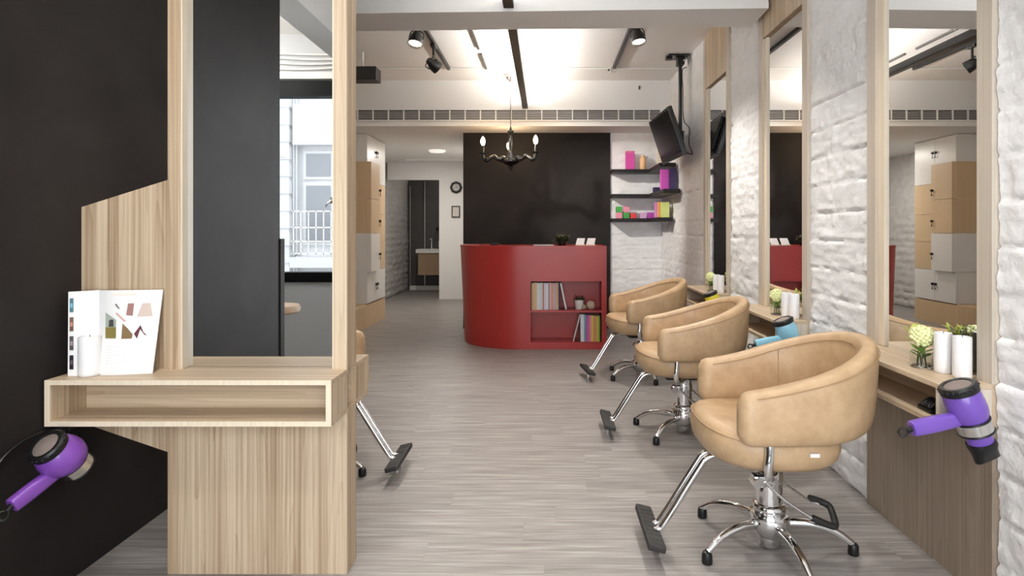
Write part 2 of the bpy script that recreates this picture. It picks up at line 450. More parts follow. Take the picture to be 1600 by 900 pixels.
hb = bmesh.new(); box(hb, -1.965, -1.935, -1.03, -1.01, 1.50, 1.56); tube(hb, [(-1.95, -1.0, 1.53), (-1.985, -.99, 1.50), (-2.0, -.99, 1.47)], .008)
struct('window_latch', hb, M['steel'], parent=w1)
w2 = struct('window_added', B((-1.35, -1.29, -1.16, -1.04, 0, 2.75), (1.29, 1.35, -1.16, -1.04, 0, 2.75), (-.03, .03, -1.16, -1.04, 0, 2.75), (-1.29, 1.29, -1.16, -1.04, 2.68, 2.75), (-1.29, 1.29, -1.16, -1.04, 0, .08)), M['wframe'], 'added tall black framed shopfront glazing behind the camera')  # unseen glazing, added to let daylight in from behind the camera
struct('window_pane', B((-1.29, -.03, -1.10, -1.094, .08, 2.68), (.03, 1.29, -1.10, -1.094, .08, 2.68)), M['pane'], parent=w2)
struct('trim_beam_front', B((-1.86, -1.62, -1.05, .58, 2.76, CEIL)), M['paint'], 'white ceiling beam reflected in the mirror')
struct('trim_sill', B((-3.29, -1.85, -1.05, -1.0, 2.64, 2.70)), M['white'], 'white ledge above reflected window')
# cross beam with a stepped moulding on its front face
rt = Matrix.Translation((.1, 4.0, 0)) @ Matrix.Rotation(math.radians(-1.9), 4, 'Z') @ Matrix.Translation((-.1, -4.0, 0))
bmb = bmesh.new()
box(bmb, -3.2, 1.46, 3.85, 4.18, 2.70, CEIL, mtx=rt); box(bmb, -3.2, 1.46, 3.835, 3.85, 2.70, 2.745, mtx=rt); box(bmb, -3.2, 1.46, 3.842, 3.85, 2.745, 2.765, mtx=rt)
struct('ceiling_beam', bmb, M['paint'], 'white ceiling beam crossing the room with grey underside')
# exterior facing house, seen only through the reflected window
ext = bmesh.new()
box(ext, -9, 6, -6.2, -6, 0, 7)
ho = tag(obj('house_across_street', ext, M['facade']), 'pale plastered building seen through the reflected window', 'building')
for k, (x0, x1, z0, z1) in enumerate(((-4.26, -3.30, 2.16, 2.66), (-4.26, -3.30, 1.00, 2.10), (-4.26, -3.2, 4.1, 5.0))):
    wf = obj('window', B((x0, x1, -6.02, -5.95, z0, z1)), M['facadegrey'], ho)
    xm = x0 + .5
    obj('pane', B((x0 + .05, xm - .02, -5.955, -5.94, z0 + .05, z1 - .05), (xm + .02, x1 - .05, -5.955, -5.94, z0 + .05, z1 - .05)), M['facadewin'], wf)
rb = bmesh.new()
for q in range(10): box(rb, -4.34 + q * .13, -4.325 + q * .13, -5.72, -5.70, .85, 1.60)
for z in (.85, 1.06, 1.30, 1.58): box(rb, -4.36, -3.05, -5.72, -5.70, z, z + .022)
obj('railing', rb, M['white'], ho)
obj('balcony_slab', B((-4.38, -3.0, -6, -5.66, .62, .80), (-4.38, -3.0, -6, -5.78, 2.75, 3.45)), M['facade'], ho)
pb = bmesh.new()
box(pb, -4.72, -4.46, -6, -5.82, 0, 7)
for q in range(22): box(pb, -4.74, -4.44, -6, -5.79, .1 + q * .3, .32 + q * .3)
obj('pilaster', pb, M['facade'], ho)
pb = bmesh.new()
for xq in (-4.41, -4.36): tube(pb, [(xq, -5.9, 0), (xq, -5.9, 7)], .016, 8)
obj('drain_pipe', pb, M['facadegrey'], ho)
tr = thing('street_tree', 'thin street tree seen through the reflected window', 'tree', (-4.83, -5.3, -.02))
tb_ = bmesh.new(); tube(tb_, [(0, 0, 0), (.02, 0, 1.4), (-.02, .02, 2.6), (.05, 0, 3.6)], lambda q: .04 - .025 * q, 8, n=4); obj('trunk', tb_, plain('grey_bark', (.30, .27, .24), .8), tr, smooth=True)
tb_ = bmesh.new(); rt_ = random.Random(5)
for q in range(160):
    p = (rt_.gauss(0, .22), rt_.gauss(0, .2), rt_.choice((1.0, 2.9, 3.1)) + rt_.gauss(0, .22))
    leaf_quad(tb_, p, (rt_.uniform(-1, 1), rt_.uniform(-1, 1), rt_.uniform(-.5, .6)), .10, .028)
obj('foliage', tb_, plain('grey_green_leaf', (.22, .27, .20), .6), tr, smooth=True)
struct('ground_outside', B((-9, 6, -6, -1.2, -.12, -.02)), M['pave'], 'grey paved street outside')

# ------------------------------------------------------------------ right-hand mirror stations
def make_station(loc, label):
    t = thing('mirror_station', label, 'mirror station', loc, group='wooden mirror stations on the stone wall')
    W = HW
    obj('base_panel', B((0, .13, -W, W, 0, .60)), M['shaded_ashZ'], t)
    for s in (-1, 1):
        y0, y1 = (-W, -W + .068) if s < 0 else (W - .068, W)
        j = obj('jamb', B((0, .13, y0, y1, .742, CEIL - .006)), M['jambw'], t)
        e0, e1 = (y1, y1 + .014) if s < 0 else (y0 - .052, y0)
        obj('edge_strip', B((.010, .045, e0, e1, .743, 2.556), bev=.003), M['ashedge'], j)
    obj('header_panel', B((0, .13, -W + .068, W - .068, 2.56, CEIL - .006)), M['oakZ'], t)
    obj('mirror_glass', B((.021, .029, -W + .068, W - .068, .742, 2.56)), M['mirror'], t)
    sh = obj('shelf_top', B((-.174, .044, -W, W, .724, .742), bev=.0015), M['oakY'], t)
    obj('shelf_bottom', B((-.174, -.0005, -W, W, .598, .616), bev=.0015), M['oakY'], t)
    for y in (-W, W - .018):
        obj('shelf_side', B((-.174, -.0005, y, y + .018, .616, .724)), M['ashside'], t)
    obj('shelf_back', B((-.0005, .02, -W, W, .60, .724)), M['oakY'], t)
    return t
M['jambw'] = wood('pale_grey_ash', (.60, .535, .45), (.41, .34, .265), 'Z', strip=.16, tone=.06, grain=.5, seed=9.1)
M['ashside'] = wood('whitened_ash', (.68, .61, .52), (.50, .42, .33), 'Z', strip=.05, tone=.1, grain=.4, seed=4.2)
st0 = make_station((RX, SC[0], 0), 'mirror station nearest the camera, with a purple hair dryer on its end')
st1 = dup(st0, (RX, SC[1], 0), label='middle mirror station on stone wall, with a light blue hair dryer')
st2 = dup(st0, (RX, SC[2], 0), label='mirror station by the wall television, with a yellow hair dryer')

# ------------------------------------------------------------------ left double-sided station
LS = thing('mirror_station', 'double-sided wooden mirror station built out from the black wall', 'mirror station', (-1.05, 2.174, 0))
def lw(name, m, *bx, bev=.0, parent=LS): return obj(name, B(*bx, bev=bev), m, parent, world=True)
X0, X1 = -1.376, -.723
lw('base_panel', M['oakZ'], (X0, X1, 2.122, 2.226, 0, .60))
for x0, x1 in ((X0, X0 + .049), (X1 - .049, X1)):
    j = lw('jamb', M['oakZ'], (x0, x1, 2.122, 2.226, .746, CEIL - .004))
    e0, e1 = (x1, x1 + .004) if x0 == X0 else (x0 - .004, x0)
    lw('edge_strip', M['ashedge'], (e0, e1, 2.1225, 2.1555, .747, CEIL - .004), parent=j)
lw('mirror_glass', M['mirror'], (X0 + .049, X1 - .049, 2.155, 2.163, .746, CEIL - .004))
wb = bmesh.new(); prism(wb, [(LX, .735), (LX, 1.338), (X0, 1.440), (X0, .735)], 'y', 2.135, 2.213)
obj('wing_panel', wb, M['oakZ'], LS, world=True)
wb = bmesh.new(); prism(wb, [(LX, .60), (LX, .548), (X0, .437), (X0, .60)], 'y', 2.135, 2.213)
obj('wing_panel', wb, M['oakZ'], LS, world=True)
for f, (ya, yb) in enumerate(((1.968, 2.124), (2.224, 2.38))):
    xa = LX + .008
    lw('shelf_top', M['oakX'], (xa, X1, ya, yb + (.012 if f == 0 else 0), .729, .746), bev=.0012)
    if f == 0: lw('shelf_infill', M['oakX'], (X0 + .049, X1 - .049, 2.136, 2.155, .729, .7455))
    lw('shelf_bottom', M['oakX'], (xa, X1, ya, yb, .589, .607), bev=.0012)
    for x in (xa, X1 - .0185):
        lw('shelf_side', M['oakZ'], (x, x + .0185, ya, yb, .607, .729))
    yf = ya - .0012 if f == 0 else yb
    lw('edge_band', M['ashedge'], (xa, X1, yf, yf + .0012, .7295, .7455), (xa, X1, yf, yf + .0012, .5895, .6065), (xa, xa + .0185, yf, yf + .0012, .6065, .7295), (X1 - .0185, X1, yf, yf + .0012, .6065, .7295))
    lw('shelf_back', M['oakX'], (xa + .0185, X1 - .0185, 2.124 if f == 0 else 2.21, 2.14 if f == 0 else 2.224, .60, .735))

# ------------------------------------------------------------------ salon chair
def superell(a, b, n, k=48):
    out = []
    for i in range(k):
        t = 2 * PI * i / k
        c, s = math.cos(t), math.sin(t)
        out.append((a * math.copysign(abs(c) ** (2 / n), c), b * math.copysign(abs(s) ** (2 / n), s)))
    return out

def tub_path():
    P = []
    a, b, xs, xf = .290, .268, .045, -.213
    for i in range(15): P.append((xf + (xs - xf) * i / 14, -b))
    for i in range(1, 40):
        t = -PI / 2 + PI * i / 40
        P.append((xs + a * math.cos(t), b * math.sin(t)))
    for i in range(15): P.append((xs + (xf - xs) * i / 14, b))
    return P
def tub_h(x):      # top edge height against distance behind the arm fronts
    t = min(max((x + .213) / .545, 0), 1)
    return .683 + .158 * (t ** 1.55)
def tub_frame(P, i):
    a, b = V((*P[max(i - 1, 0)], 0)), V((*P[min(i + 1, len(P) - 1)], 0))
    t = (b - a).normalized(); return t, V((t.y, -t.x, 0))
def tub_bm():
    P = tub_path(); L = len(P); bm = bmesh.new(); rings = []
    prof = superell(1, 1, 3.6, 28)
    d = [0]
    for p, q in zip(P, P[1:]): d.append(d[-1] + math.dist(p, q))
    def ring(c, nrm, x, st, sh):
        zb = .497 + .01 * min(max((x - .1) / .2, 0), 1); zt = tub_h(x); zc, hh = (zb + zt) / 2, (zt - zb) / 2
        tilt = .10 * min(max((x + .02) / .3, 0), 1)
        out = []
        for u, w in prof:
            z = zc + hh * sh * w
            thick = .044 * st * (1.0 - .12 * w)
            out.append(bm.verts.new(V((c[0], c[1], z)) + nrm * (u * thick + tilt * (z - .60))))
        return out
    for i in range(L):
        t, nrm = tub_frame(P, i)
        e = min(d[i], d[-1] - d[i]); R = .045
        s = math.sqrt(max(0, 1 - (1 - min(e / R, 1)) ** 2))
        if e < 1e-6: s = .10
        rings.append(ring(P[i], nrm, P[i][0], .25 + .75 * s, .60 + .40 * s))
    rings_to_faces(bm, rings)
    return bm
def tub_seam(u, w):
    P = tub_path(); pts = []
    for i in range(3, len(P) - 3):
        t, nrm = tub_frame(P, i); x = P[i][0]
        zb = .497; zt = tub_h(x); z = (zb + zt) / 2 + (zt - zb) / 2 * w
        tilt = .10 * min(max((x + .02) / .3, 0), 1)
        pts.append(V((*P[i], z)) + nrm * (u * .044 * (1 - .12 * w) + tilt * (z - .60)))
    return pts

def make_chair(loc, rotz, label, star):
    t = thing('salon_chair', label, 'chair', loc, rotz, group='tan leather salon chairs')
    # seat
    bm = bmesh.new(); rings = []
    for sc, z, bow in ((.05, .385, 0), (.70, .386, 0), (.90, .392, 0), (.985, .415, .0), (1.02, .445, 0), (1.015, .472, 0), (.985, .497, 0), (.93, .514, 0), (.80, .524, 0), (.45, .521, 0), (.04, .519, 0)):
        ring = []
        for x, y in superell(.258, .272, 2.7, 56):
            xx = -.034 + x * sc
            front = max(0, -(x * sc) / .268)
            ring.append(bm.verts.new((xx, y * sc * (1 - .05 * front ** 2), z + (.022 * front ** 2 if z > .43 else .012 * front ** 2))))
        rings.append(ring)
    rings_to_faces(bm, rings)
    seat = obj('seat', bm, M['leather'], t, smooth=80)
    bm = bmesh.new()
    tube(bm, [(-.036 + x * .992, y * .992 * (1 - .05 * (max(0, -x / .268)) ** 2), .4955 + .022 * (max(0, -x / .268)) ** 2) for x, y in superell(.258, .272, 2.7, 56)], .0028, 6, closed=True)
    obj('piping', bm, M['leather'], seat, smooth=80)
    bk = obj('backrest', tub_bm(), M['leather'], t, smooth=80)
    for u, w in ((.97, .80), (-.97, .80)):
        bm = bmesh.new(); tube(bm, tub_seam(u, w), .0022, 5)
        obj('seam', bm, M['seam'], bk, smooth=80)
    P = tub_path()
    for i in (18, len(P) - 19):       # upright joins on the inner face
        bm = bmesh.new(); tt, nrm = tub_frame(P, i); x = P[i][0]; pts = []
        tilt = .10 * min(max((x + .02) / .3, 0), 1)
        for k in range(9):
            w = -.8 + 1.6 * k / 8; z = (.497 + tub_h(x)) / 2 + (tub_h(x) - .497) / 2 * w
            pts.append(V((*P[i], z)) + nrm * (-.0435 * (1 - .12 * w) + tilt * (z - .60)))
        tube(bm, pts, .0018, 5); obj('seam', bm, M['seam'], bk, smooth=80)
    for s in (-1, 1):
        bm = bmesh.new()
        tube(bm, [(-.105, s * .275, .54), (-.107, s * .283, .47), (-.112, s * .285, .42), (-.10, s * .268, .383), (-.06, s * .2, .366), (0, s * .08, .362)], .0155, 12, n=5)
        obj('arm_support', bm, M['chrome'], t, smooth=True)
    obj('seat_plate', B((-.13, .13, -.10, .10, .345, .388), bev=.008), M['blackm'], t)
    bm = bmesh.new(); lathe(bm, [(.05, .165), (.05, .33), (.053, .332), (.053, .346), (.03, .347)], 32)
    obj('pump_column', bm, M['chrome'], t, smooth=True)
    bm = bmesh.new(); box(bm, -.085, -.03, -.075, -.02, .262, .305, bev=.008); tube(bm, [(-.075, -.085, .28), (-.075, -.04, .28)], .018, 14)
    lathe(bm, [(.0525, .255), (.0535, .26), (.0535, .30), (.0525, .305)], 32)
    obj('pump_bracket', bm, M['chrome'], t, smooth=True)
    # hub and star base
    sb = bmesh.new(); lathe(sb, [(.045, .178), (.056, .176), (.064, .166), (.066, .152), (.060, .142), (.074, .138), (.080, .120), (.076, .085), (.062, .055), (.046, .045), (.044, .012), (.04, .008)], 32)
    hub = obj('base_hub', sb, M['chrome'], t, smooth=True)
    for k in range(5):
        a = star + 2 * PI * k / 5 - rotz
        c, s_ = math.cos(a), math.sin(a)
        bm = bmesh.new()
        prof = [(.055, .098), (.10, .103), (.15, .104), (.20, .096), (.25, .078), (.285, .055), (.303, .042)]
        tube(bm, [(r * c, r * s_, z) for r, z in prof], lambda q: .019 - .006 * q, 12, n=5)
        leg = obj('leg', bm, M['chrome'], t, smooth=True)
        bm = bmesh.new(); lathe(bm, [(.012, 0), (.019, .001), (.0205, .006), (.0195, .034), (.016, .043), (.006, .046)], 18, Matrix.Translation((.307 * c, .307 * s_, 0)))
        obj('foot_cap', bm, M['black'], leg, smooth=True)
    # pump pedal
    bm = bmesh.new()
    tube(bm, [(-.045, -.072, .285), (.03, -.078, .215), (.135, -.084, .148), (.2, -.08, .122)], .0058, 8, n=4)
    tube(bm, [(.03, .04, .285), (.10, .055, .215), (.18, .066, .155), (.225, .06, .135)], .0058, 8, n=4)
    pd = obj('pump_pedal', bm, M['chrome'], t, smooth=True)
    bm = bmesh.new()
    tube(bm, [(.135, -.084, .150), (.195, -.084, .124), (.232, -.062, .113), (.262, .03, .125), (.262, .058, .133), (.235, .07, .143), (.19, .068, .158)], .0135, 10, n=5)
    obj('pedal_grip', bm, M['blackr'], pd, smooth=True)
    # foot rest
    bm = bmesh.new()
    for s in (-1, 1):
        tube(bm, [(-.05, s * .024, .372), (-.20, s * .024, .372), (-.255, s * .024, .355), (-.29, s * .024, .31), (-.42, s * .024, .105), (-.445, s * .024, .078), (-.475, s * .024, .068)], .0125, 12, n=4)
    fr = obj('footrest_bar', bm, M['chrome'], t, smooth=True)
    mt = Matrix.Translation((-.475, 0, .074)) @ Matrix.Rotation(math.radians(13), 4, 'Y')
    bm = bmesh.new(); box(bm, -.033, .033, -.165, .165, -.012, .012, bev=.006, mtx=mt)
    for i in range(9): box(bm, -.027, .027, -.15 + i * .0333, -.135 + i * .0333, .0105, .0130, mtx=mt)
    obj('footrest_pad', bm, M['blackr'], fr)
    bm = bmesh.new(); tube(bm, [(-.478, -.035, 0), (-.478, -.035, .065)], .0085, 10)
    obj('footrest_peg', bm, M['chrome'], fr, smooth=True)
    bm = bmesh.new(); tube(bm, [(-.478, .06, .02), (-.478, .06, .065)], .0085, 10)
    obj('footrest_peg', bm, M['chrome'], fr, smooth=True)
    return t
D = math.radians
ch0 = make_chair((.89, 2.315, 0), 0, 'tan leather salon chair nearest the camera, facing the aisle beside purple dryer', D(131.7))
bm = B((.035, .068, -.2835, -.2745, .459, .472)); obj('care_tag', bm, M['white'], [c for c in ch0.children if c.name.startswith('seat') and c.type == 'MESH'][0])
make_chair((.863, 3.627, 0), 0, 'tan leather salon chair in the middle of the row of three', D(153.7))
make_chair((.828, 5.02, 0), D(9), 'tan leather salon chair farthest down the row, beside the red desk', D(139))
make_chair((-1.235, 3.03, 0), PI, 'salon chair mostly hidden behind the double-sided station, black footrest showing', D(-11))

# ------------------------------------------------------------------ hair dryers in ring holders
def make_dryer(loc, axis, hdir, body_m, label, wall_pt, nozzle=True, roundb=False, tilt=.19, hlen=1.0, wall_n=(0, -1, 0)):
    """axis: intake -> nozzle. local -Z = axis, local -X = handle"""
    z = -V(axis).normalized(); x = (-V(hdir)); x = (x - z * x.dot(z)).normalized(); y = z.cross(x)
    R = Matrix((x, y, z)).transposed()
    t = thing('hair_dryer', label, 'hair dryer', loc, group='hair dryers in ring holders')
    t.rotation_mode = 'XYZ'; t.rotation_euler = R.to_euler()
    bm = bmesh.new()
    if roundb: lathe(bm, [(.048, .060), (.056, .050), (.066, .025), (.069, 0), (.064, -.025), (.050, -.042), (.042, -.055), (.040, -.078), (.034, -.082)], 32)
    else: lathe(bm, [(.049, .060), (.053, .052), (.055, .03), (.057, 0), (.054, -.022), (.046, -.040), (.042, -.055), (.039, -.080), (.036, -.125)], 32)
    bd = obj('body', bm, body_m, t, smooth=True)
    bm = bmesh.new(); lathe(bm, [(.050, .052), (.0555, .055), (.0555, .074), (.050, .080), (.040, .080), (.038, .074)], 32)
    for k in range(20):
        a = 2 * PI * k / 20; ball(bm, (.0545 * math.cos(a), .0545 * math.sin(a), .071), .0045, 8)
    rim = obj('intake_rim', bm, M['black'], t, smooth=True)
    bm = bmesh.new(); lathe(bm, [(.001, .083), (.02, .083), (.0385, .077), (.039, .072)], 28)
    obj('intake_grille', bm, M['grille'], rim, smooth=True)
    bm = bmesh.new()
    pts = [(xx_, 0, -.022 + (-xx_ - .035) * tilt) for xx_ in (-.030, -.075, -.13 * hlen, -.182 * hlen, -.192 * hlen)]
    ze = pts[-1][2]
    P = smooth_path(pts, 6); rings = []
    for i, p in enumerate(P):
        q = i / (len(P) - 1); tdir = (P[min(i + 1, len(P) - 1)] - P[max(i - 1, 0)]).normalized()
        n1 = V((0, 1, 0)); n2 = tdir.cross(n1)
        ra, rb_ = .0175 + .002 * q, (.021 + .004 * math.sin(q * PI)) * (1 if q < .97 else .85)
        rings.append([bm.verts.new(p + n1 * ra * u + n2 * rb_ * v) for u, v in superell(1, 1, 3.2, 20)])
    rings_to_faces(bm, rings)
    hd = obj('handle', bm, body_m, t, smooth=True)
    bm = bmesh.new(); tube(bm, [(.004 - .192 * hlen, 0, ze), (-.015 - .192 * hlen, 0, ze)], .009, 10); xe = -.013 - .192 * hlen; tube(bm, [(xe, .0, ze), (xe - .013, .006, ze + .011), (xe - .027, .006, ze + .003), (xe - .027, -.004, ze - .008), (xe - .013, -.006, ze - .009), (xe, 0, ze)], .0035, 7, n=4)
    obj('cord_loop', bm, M['black'], hd, smooth=True)
    if nozzle:
        bm = bmesh.new(); rings = []
        for zz, a, b in ((-.112, .039, .039), (-.122, .039, .038), (-.145, .036, .026), (-.172, .040, .014), (-.172, .034, .009), (-.15, .03, .008)):
            rings.append([bm.verts.new((a * u, b * v, zz)) for u, v in superell(1, 1, 2.4 if a == b else 3.2, 24)])
        rings_to_faces(bm, rings); obj('nozzle', bm, M['black'], t, smooth=True)
    # holder: steel band with dark rims and a stub bracket back to its support
    hl = bmesh.new(); lathe(hl, [(.047, -.040), (.049, -.040), (.050, -.078), (.048, -.078), (.046, -.076), (.045, -.044)], 32)
    # re-centre as an open band
    band = obj('holder_band', hl, M['steel'], t, smooth=True)
    for zz in (-.040, -.078):
        bm = bmesh.new(); tube(bm, [(.0495 * math.cos(a), .0495 * math.sin(a), zz) for a in (2 * PI * k / 28 for k in range(28))], .0035, 8, closed=True)
        obj('holder_rim', bm, M['black'], band, smooth=True)
    wl = R.transposed() @ (V(wall_pt) - V(loc))
    d0 = V((wl.x, wl.y, 0)); d0 = d0.normalized() * .049 if d0.length > 1e-4 else V((0, .049, 0))
    bm = bmesh.new(); tube(bm, [V((d0.x, d0.y, -.06)), wl], .008, 10)
    lathe(bm, [(.001, 0), (.02, 0), (.02, .006), (.001, .006)], 16, Matrix.Translation(wl) @ (R.transposed().to_4x4() @ (V((0, 0, 1)).rotation_difference(V(wall_n))).to_matrix().to_4x4()))
    obj('holder_arm', bm, M['chrome'], t, smooth=True)
    return t
dn = make_dryer((1.330, 1.838, .692), (.36, -.03, -.92), (-.98, -.05, -.20), M['purple'], 'purple hair dryer with black nozzle, in steel ring on nearest station', (1.36, 1.921, .64))
def recolor(root, old, new):
    for c in root.children:
        if c.type == 'MESH' and c.data.materials and c.data.materials[0] == old:
            c.data = c.data.copy(); c.data.materials[0] = new
db = dup(dn, V(dn.location) + V((0, SC[1] - SC[0], 0)), label='light blue hair dryer hanging on end of middle mirror station'); recolor(db, M['purple'], M['blue'])
dy = dup(dn, V(dn.location) + V((0, SC[2] - SC[0], 0)), label='yellow hair dryer hanging on the station by the television'); recolor(dy, M['purple'], M['yellow'])
dl = make_dryer((-1.600, 1.93, .503), (.17, .66, -.73), (-.28, -.87, -.41), M['magentapurple'], 'purple hair dryer with steel ring hanging on the black wall', (-1.694, 2.00, .455), nozzle=False, roundb=True, tilt=.33, hlen=.90, wall_n=(1, 0, 0))
bm = bmesh.new()
tube(bm, [(-1.655, 1.745, .43), (-1.672, 1.74, .41), (-1.685, 1.74, .45), (-1.69, 1.80, .53), (-1.692, 1.87, .565), (-1.688, 1.95, .575), (-1.684, 2.02, .565), (-1.686, 2.06, .54), (-1.690, 2.03, .51), (-1.692, 1.99, .54), (-1.69, 2.02, .56), (-1.686, 2.075, .535), (-1.691, 2.10, .51)], .0042, 8, n=6)
tag(obj('dryer_cord', bm, M['black'], None, smooth=True), 'black looped cord of the purple dryer on the black wall', 'cord')
so = tag(obj('wall_socket', B((LX - .001, LX + .016, 2.02, 2.10, .545, .595), bev=.004), M['black']), 'black socket on the black wall below the wooden shelf', 'socket')
bm = bmesh.new()
for y in (2.045, 2.058): box(bm, LX + .015, LX + .017, y, y + .004, .565, .58)
obj('socket_slot', bm, M['steel'], so)

# ------------------------------------------------------------------ things on the station shelves
SZ = .7425
def make_candle(loc, label, r=.029, h=.143):
    bm = bmesh.new(); lathe(bm, [(r * .9, 0), (r * .985, .003), (r, .012), (r, h - .006), (r * .95, h), (r * .82, h + .0005), (r * .8, h - .008), (.001, h - .009)], 28)
    t = thing('pillar_candle', label, 'candle', loc, group='white pillar candles')
    obj('wax', bm, M['whitem'], t, smooth=True)
    bm = bmesh.new(); tube(bm, [(0, 0, h - .01), (.001, 0, h + .004)], .0012, 6); obj('wick', bm, M['black'], t)
    return t
ca = make_candle((1.442, 2.015, SZ), 'white pillar candle nearest the mirror frame on the near station shelf')
cb_ = dup(ca, (1.430, 2.093, SZ), label='white pillar candle beside the flower vase on near station shelf')

def petal_ball(bm, c, r, n, rs):
    for i in range(n):
        zz = 1 - 2 * (i + .5) / n; a = i * 2.39996; q = math.sqrt(1 - zz * zz)
        d = V((q * math.cos(a), q * math.sin(a), zz))
        ball(bm, V(c) + d * r * rs.uniform(.78, 1.0), r * .26, 6, (1, 1, .8))
def make_vase(loc, label):
    rs = random.Random(3)
    t = thing('flower_vase', label, 'vase', loc, group='flower vases on the station shelves')
    bm = bmesh.new(); lathe(bm, [(.033, 0), (.036, .003), (.036, .058), (.0345, .058), (.0335, .006), (.001, .005)], 28)
    obj('glass_cup', bm, M['glass'], t, smooth=True)
    bm = bmesh.new()
    for k in range(6):
        a = k * 1.05; tube(bm, [(.016 * math.cos(a), .016 * math.sin(a), .007), (.010 * math.cos(a + .5), .010 * math.sin(a + .5), .06), (.004, -.002, .10)], .0022, 6, n=3)
    for k in range(12):
        a = k * 2.4; leaf_quad(bm, (.008 * math.cos(a), .008 * math.sin(a), .035 + .004 * k), (math.cos(a), math.sin(a), .6), .042, .010)
    obj('stems', bm, M['leaf'], t, smooth=True)
    bm = bmesh.new(); petal_ball(bm, (0, -.004, .118), .037, 90, rs)
    obj('blossom', bm, M['flower'], t, smooth=True)
    bm = bmesh.new()
    for k in range(46):
        a = rs.uniform(-.2, 1.7); r0 = rs.uniform(.015, .09)
        p = (r0 * math.cos(a) * .65, .02 + r0 * math.sin(a) * .9, .07 + rs.uniform(0, .06))
        leaf_quad(bm, p, (rs.uniform(-.6, 1), rs.uniform(-.4, 1), rs.uniform(.3, 1.2)), rs.uniform(.025, .045), .006)
    tube(bm, [(0, 0, .03), (.02, .03, .08), (.035, .07, .11)], .002, 6, n=3)
    obj('foliage', bm, M['leafy'], t, smooth=True)
    return t
va = make_vase((1.405, 2.175, SZ), 'glass vase with one pale yellow blossom on the near station shelf')
dY = SC[1] - SC[0]
for i, dY in enumerate((SC[1] - SC[0], SC[2] - SC[0])):
    w_ = ('middle', 'far')[i]
    dup(ca, V(ca.location) + V((0, dY, 0)), label=f'white pillar candle nearest the mirror frame on {w_} station shelf')
    dup(cb_, V(cb_.location) + V((0, dY, 0)), label=f'white pillar candle beside the vase on {w_} station shelf')
    dup(va, V(va.location) + V((0, dY, 0)), label=f'glass vase with pale yellow blossom on the {w_} station shelf')
# black hair clips inside the near shelf
bm = bmesh.new()
for k in range(5):
    tube(bm, [(1.335, 2.02 + k * .012, .634), (1.365, 2.022 + k * .012, .655 + .004 * (k % 2)), (1.40, 2.02 + k * .012, .634)], .006, 7, n=3)
box(bm, 1.33, 1.405, 2.01, 2.085, .6165, .634, bev=.006)
tag(obj('hair_clip', bm, M['black'], None, smooth=True), 'black claw hair clip lying inside the near station shelf', 'hair clip')
# left shelf: candle and open colour chart
make_candle((-1.592, 2.035, .7465), 'white pillar candle standing before the open brochure on left shelf', r=.0335, h=.137)
bt = thing('hair_colour_brochure', 'open white hair colour brochure leaning on the wooden station panel', 'brochure', (-1.64, 2.06, .7465))
def page(pts, h, name, m):
    """pts: plan polyline of the page foot with the shift (dx, lean) of its top edge"""
    bm = bmesh.new(); A, Bv = [], []
    for off, L in ((0, A), (.0035, Bv)):
        for x, y, dx, ln in pts:
            L.append((bm.verts.new((x, y + off, 0)), bm.verts.new((x + dx, y + off + ln, h))))
    n = len(A)
    for i in range(n - 1):
        bm.faces.new((A[i][0], A[i + 1][0], A[i + 1][1], A[i][1])); bm.faces.new((Bv[i + 1][0], Bv[i][0], Bv[i][1], Bv[i + 1][1]))
        bm.faces.new((A[i][1], A[i + 1][1], Bv[i + 1][1], Bv[i][1])); bm.faces.new((A[i + 1][0], A[i][0], Bv[i][0], Bv[i + 1][0]))
    for i in (0, n - 1): bm.faces.new((A[i][0], A[i][1], Bv[i][1], Bv[i][0]))
    return obj(name, bm, m, bt, smooth=True)
PH = .29
lp = [(-.022, -.030, -.014, .018), (-.018, -.038, -.016, .022), (.005, -.040, -.028, .034), (.045, -.034, -.040, .050), (.076, -.018, -.047, .060)]
rp_ = [(.076, -.018, -.047, .060), (.094, -.030, -.046, .062), (.14, -.028, -.040, .064), (.20, -.014, -.026, .062), (.250, .000, -.002, .060)]
pl_ = page(lp, PH, 'page', M['paper']); pr_ = page(rp_, PH, 'page', M['paper'])
def on_page(pts, u, w, push=.0012):
    """u: x along foot (local), w: 0..1 height -> point just in front of the page"""
    for p, q in zip(pts, pts[1:]):
        if p[0] <= u <= q[0] or q == pts[-1]:
            k = (u - p[0]) / (q[0] - p[0]); c = [a + (b - a) * k for a, b in zip(p, q)]
            return V((u + c[2] * w, c[1] + c[3] * w - push, PH * w))
def print_patch(pts, poly, m, name, par, seg=4):
    bm = bmesh.new(); f, bk = [], []
    for u, w in poly:
        f.append(bm.verts.new(on_page(pts, u, w, .0016))); bk.append(bm.verts.new(on_page(pts, u, w, .0004)))
    rings_to_faces(bm, [bk, f]); obj(name, bm, m, par)
def rect(u0, u1, w0, w1): return [(u0, w0), (u1, w0), (u1, w1), (u0, w1)]
cols = [(.02, .11, .15), (.13, .055, .03), (.085, .07, .075), (.02, .012, .02)]
for k in range(4):
    w1_ = .92 - k * .225
    print_patch(lp, rect(-.0105, .004, w1_ - .165, w1_), plain(f'swatch_{k}', cols[k]), 'printed_swatch', pl_)
    print_patch(lp, rect(-.0085, .002, w1_ - .11, w1_ - .06), plain(f'swatch_hi_{k}', tuple(min(1, c * 3 + .05) for c in cols[k])), 'printed_swatch', pl_)
print_patch(rp_, [(.106, .43), (.139, .43), (.139, .56), (.106, .56)], plain('photo_olive', (.20, .16, .04)), 'printed_photo', pr_)
print_patch(rp_, [(.106, .56), (.139, .56), (.139, .645), (.106, .735)], plain('photo_sage', (.33, .37, .32)), 'printed_photo', pr_)
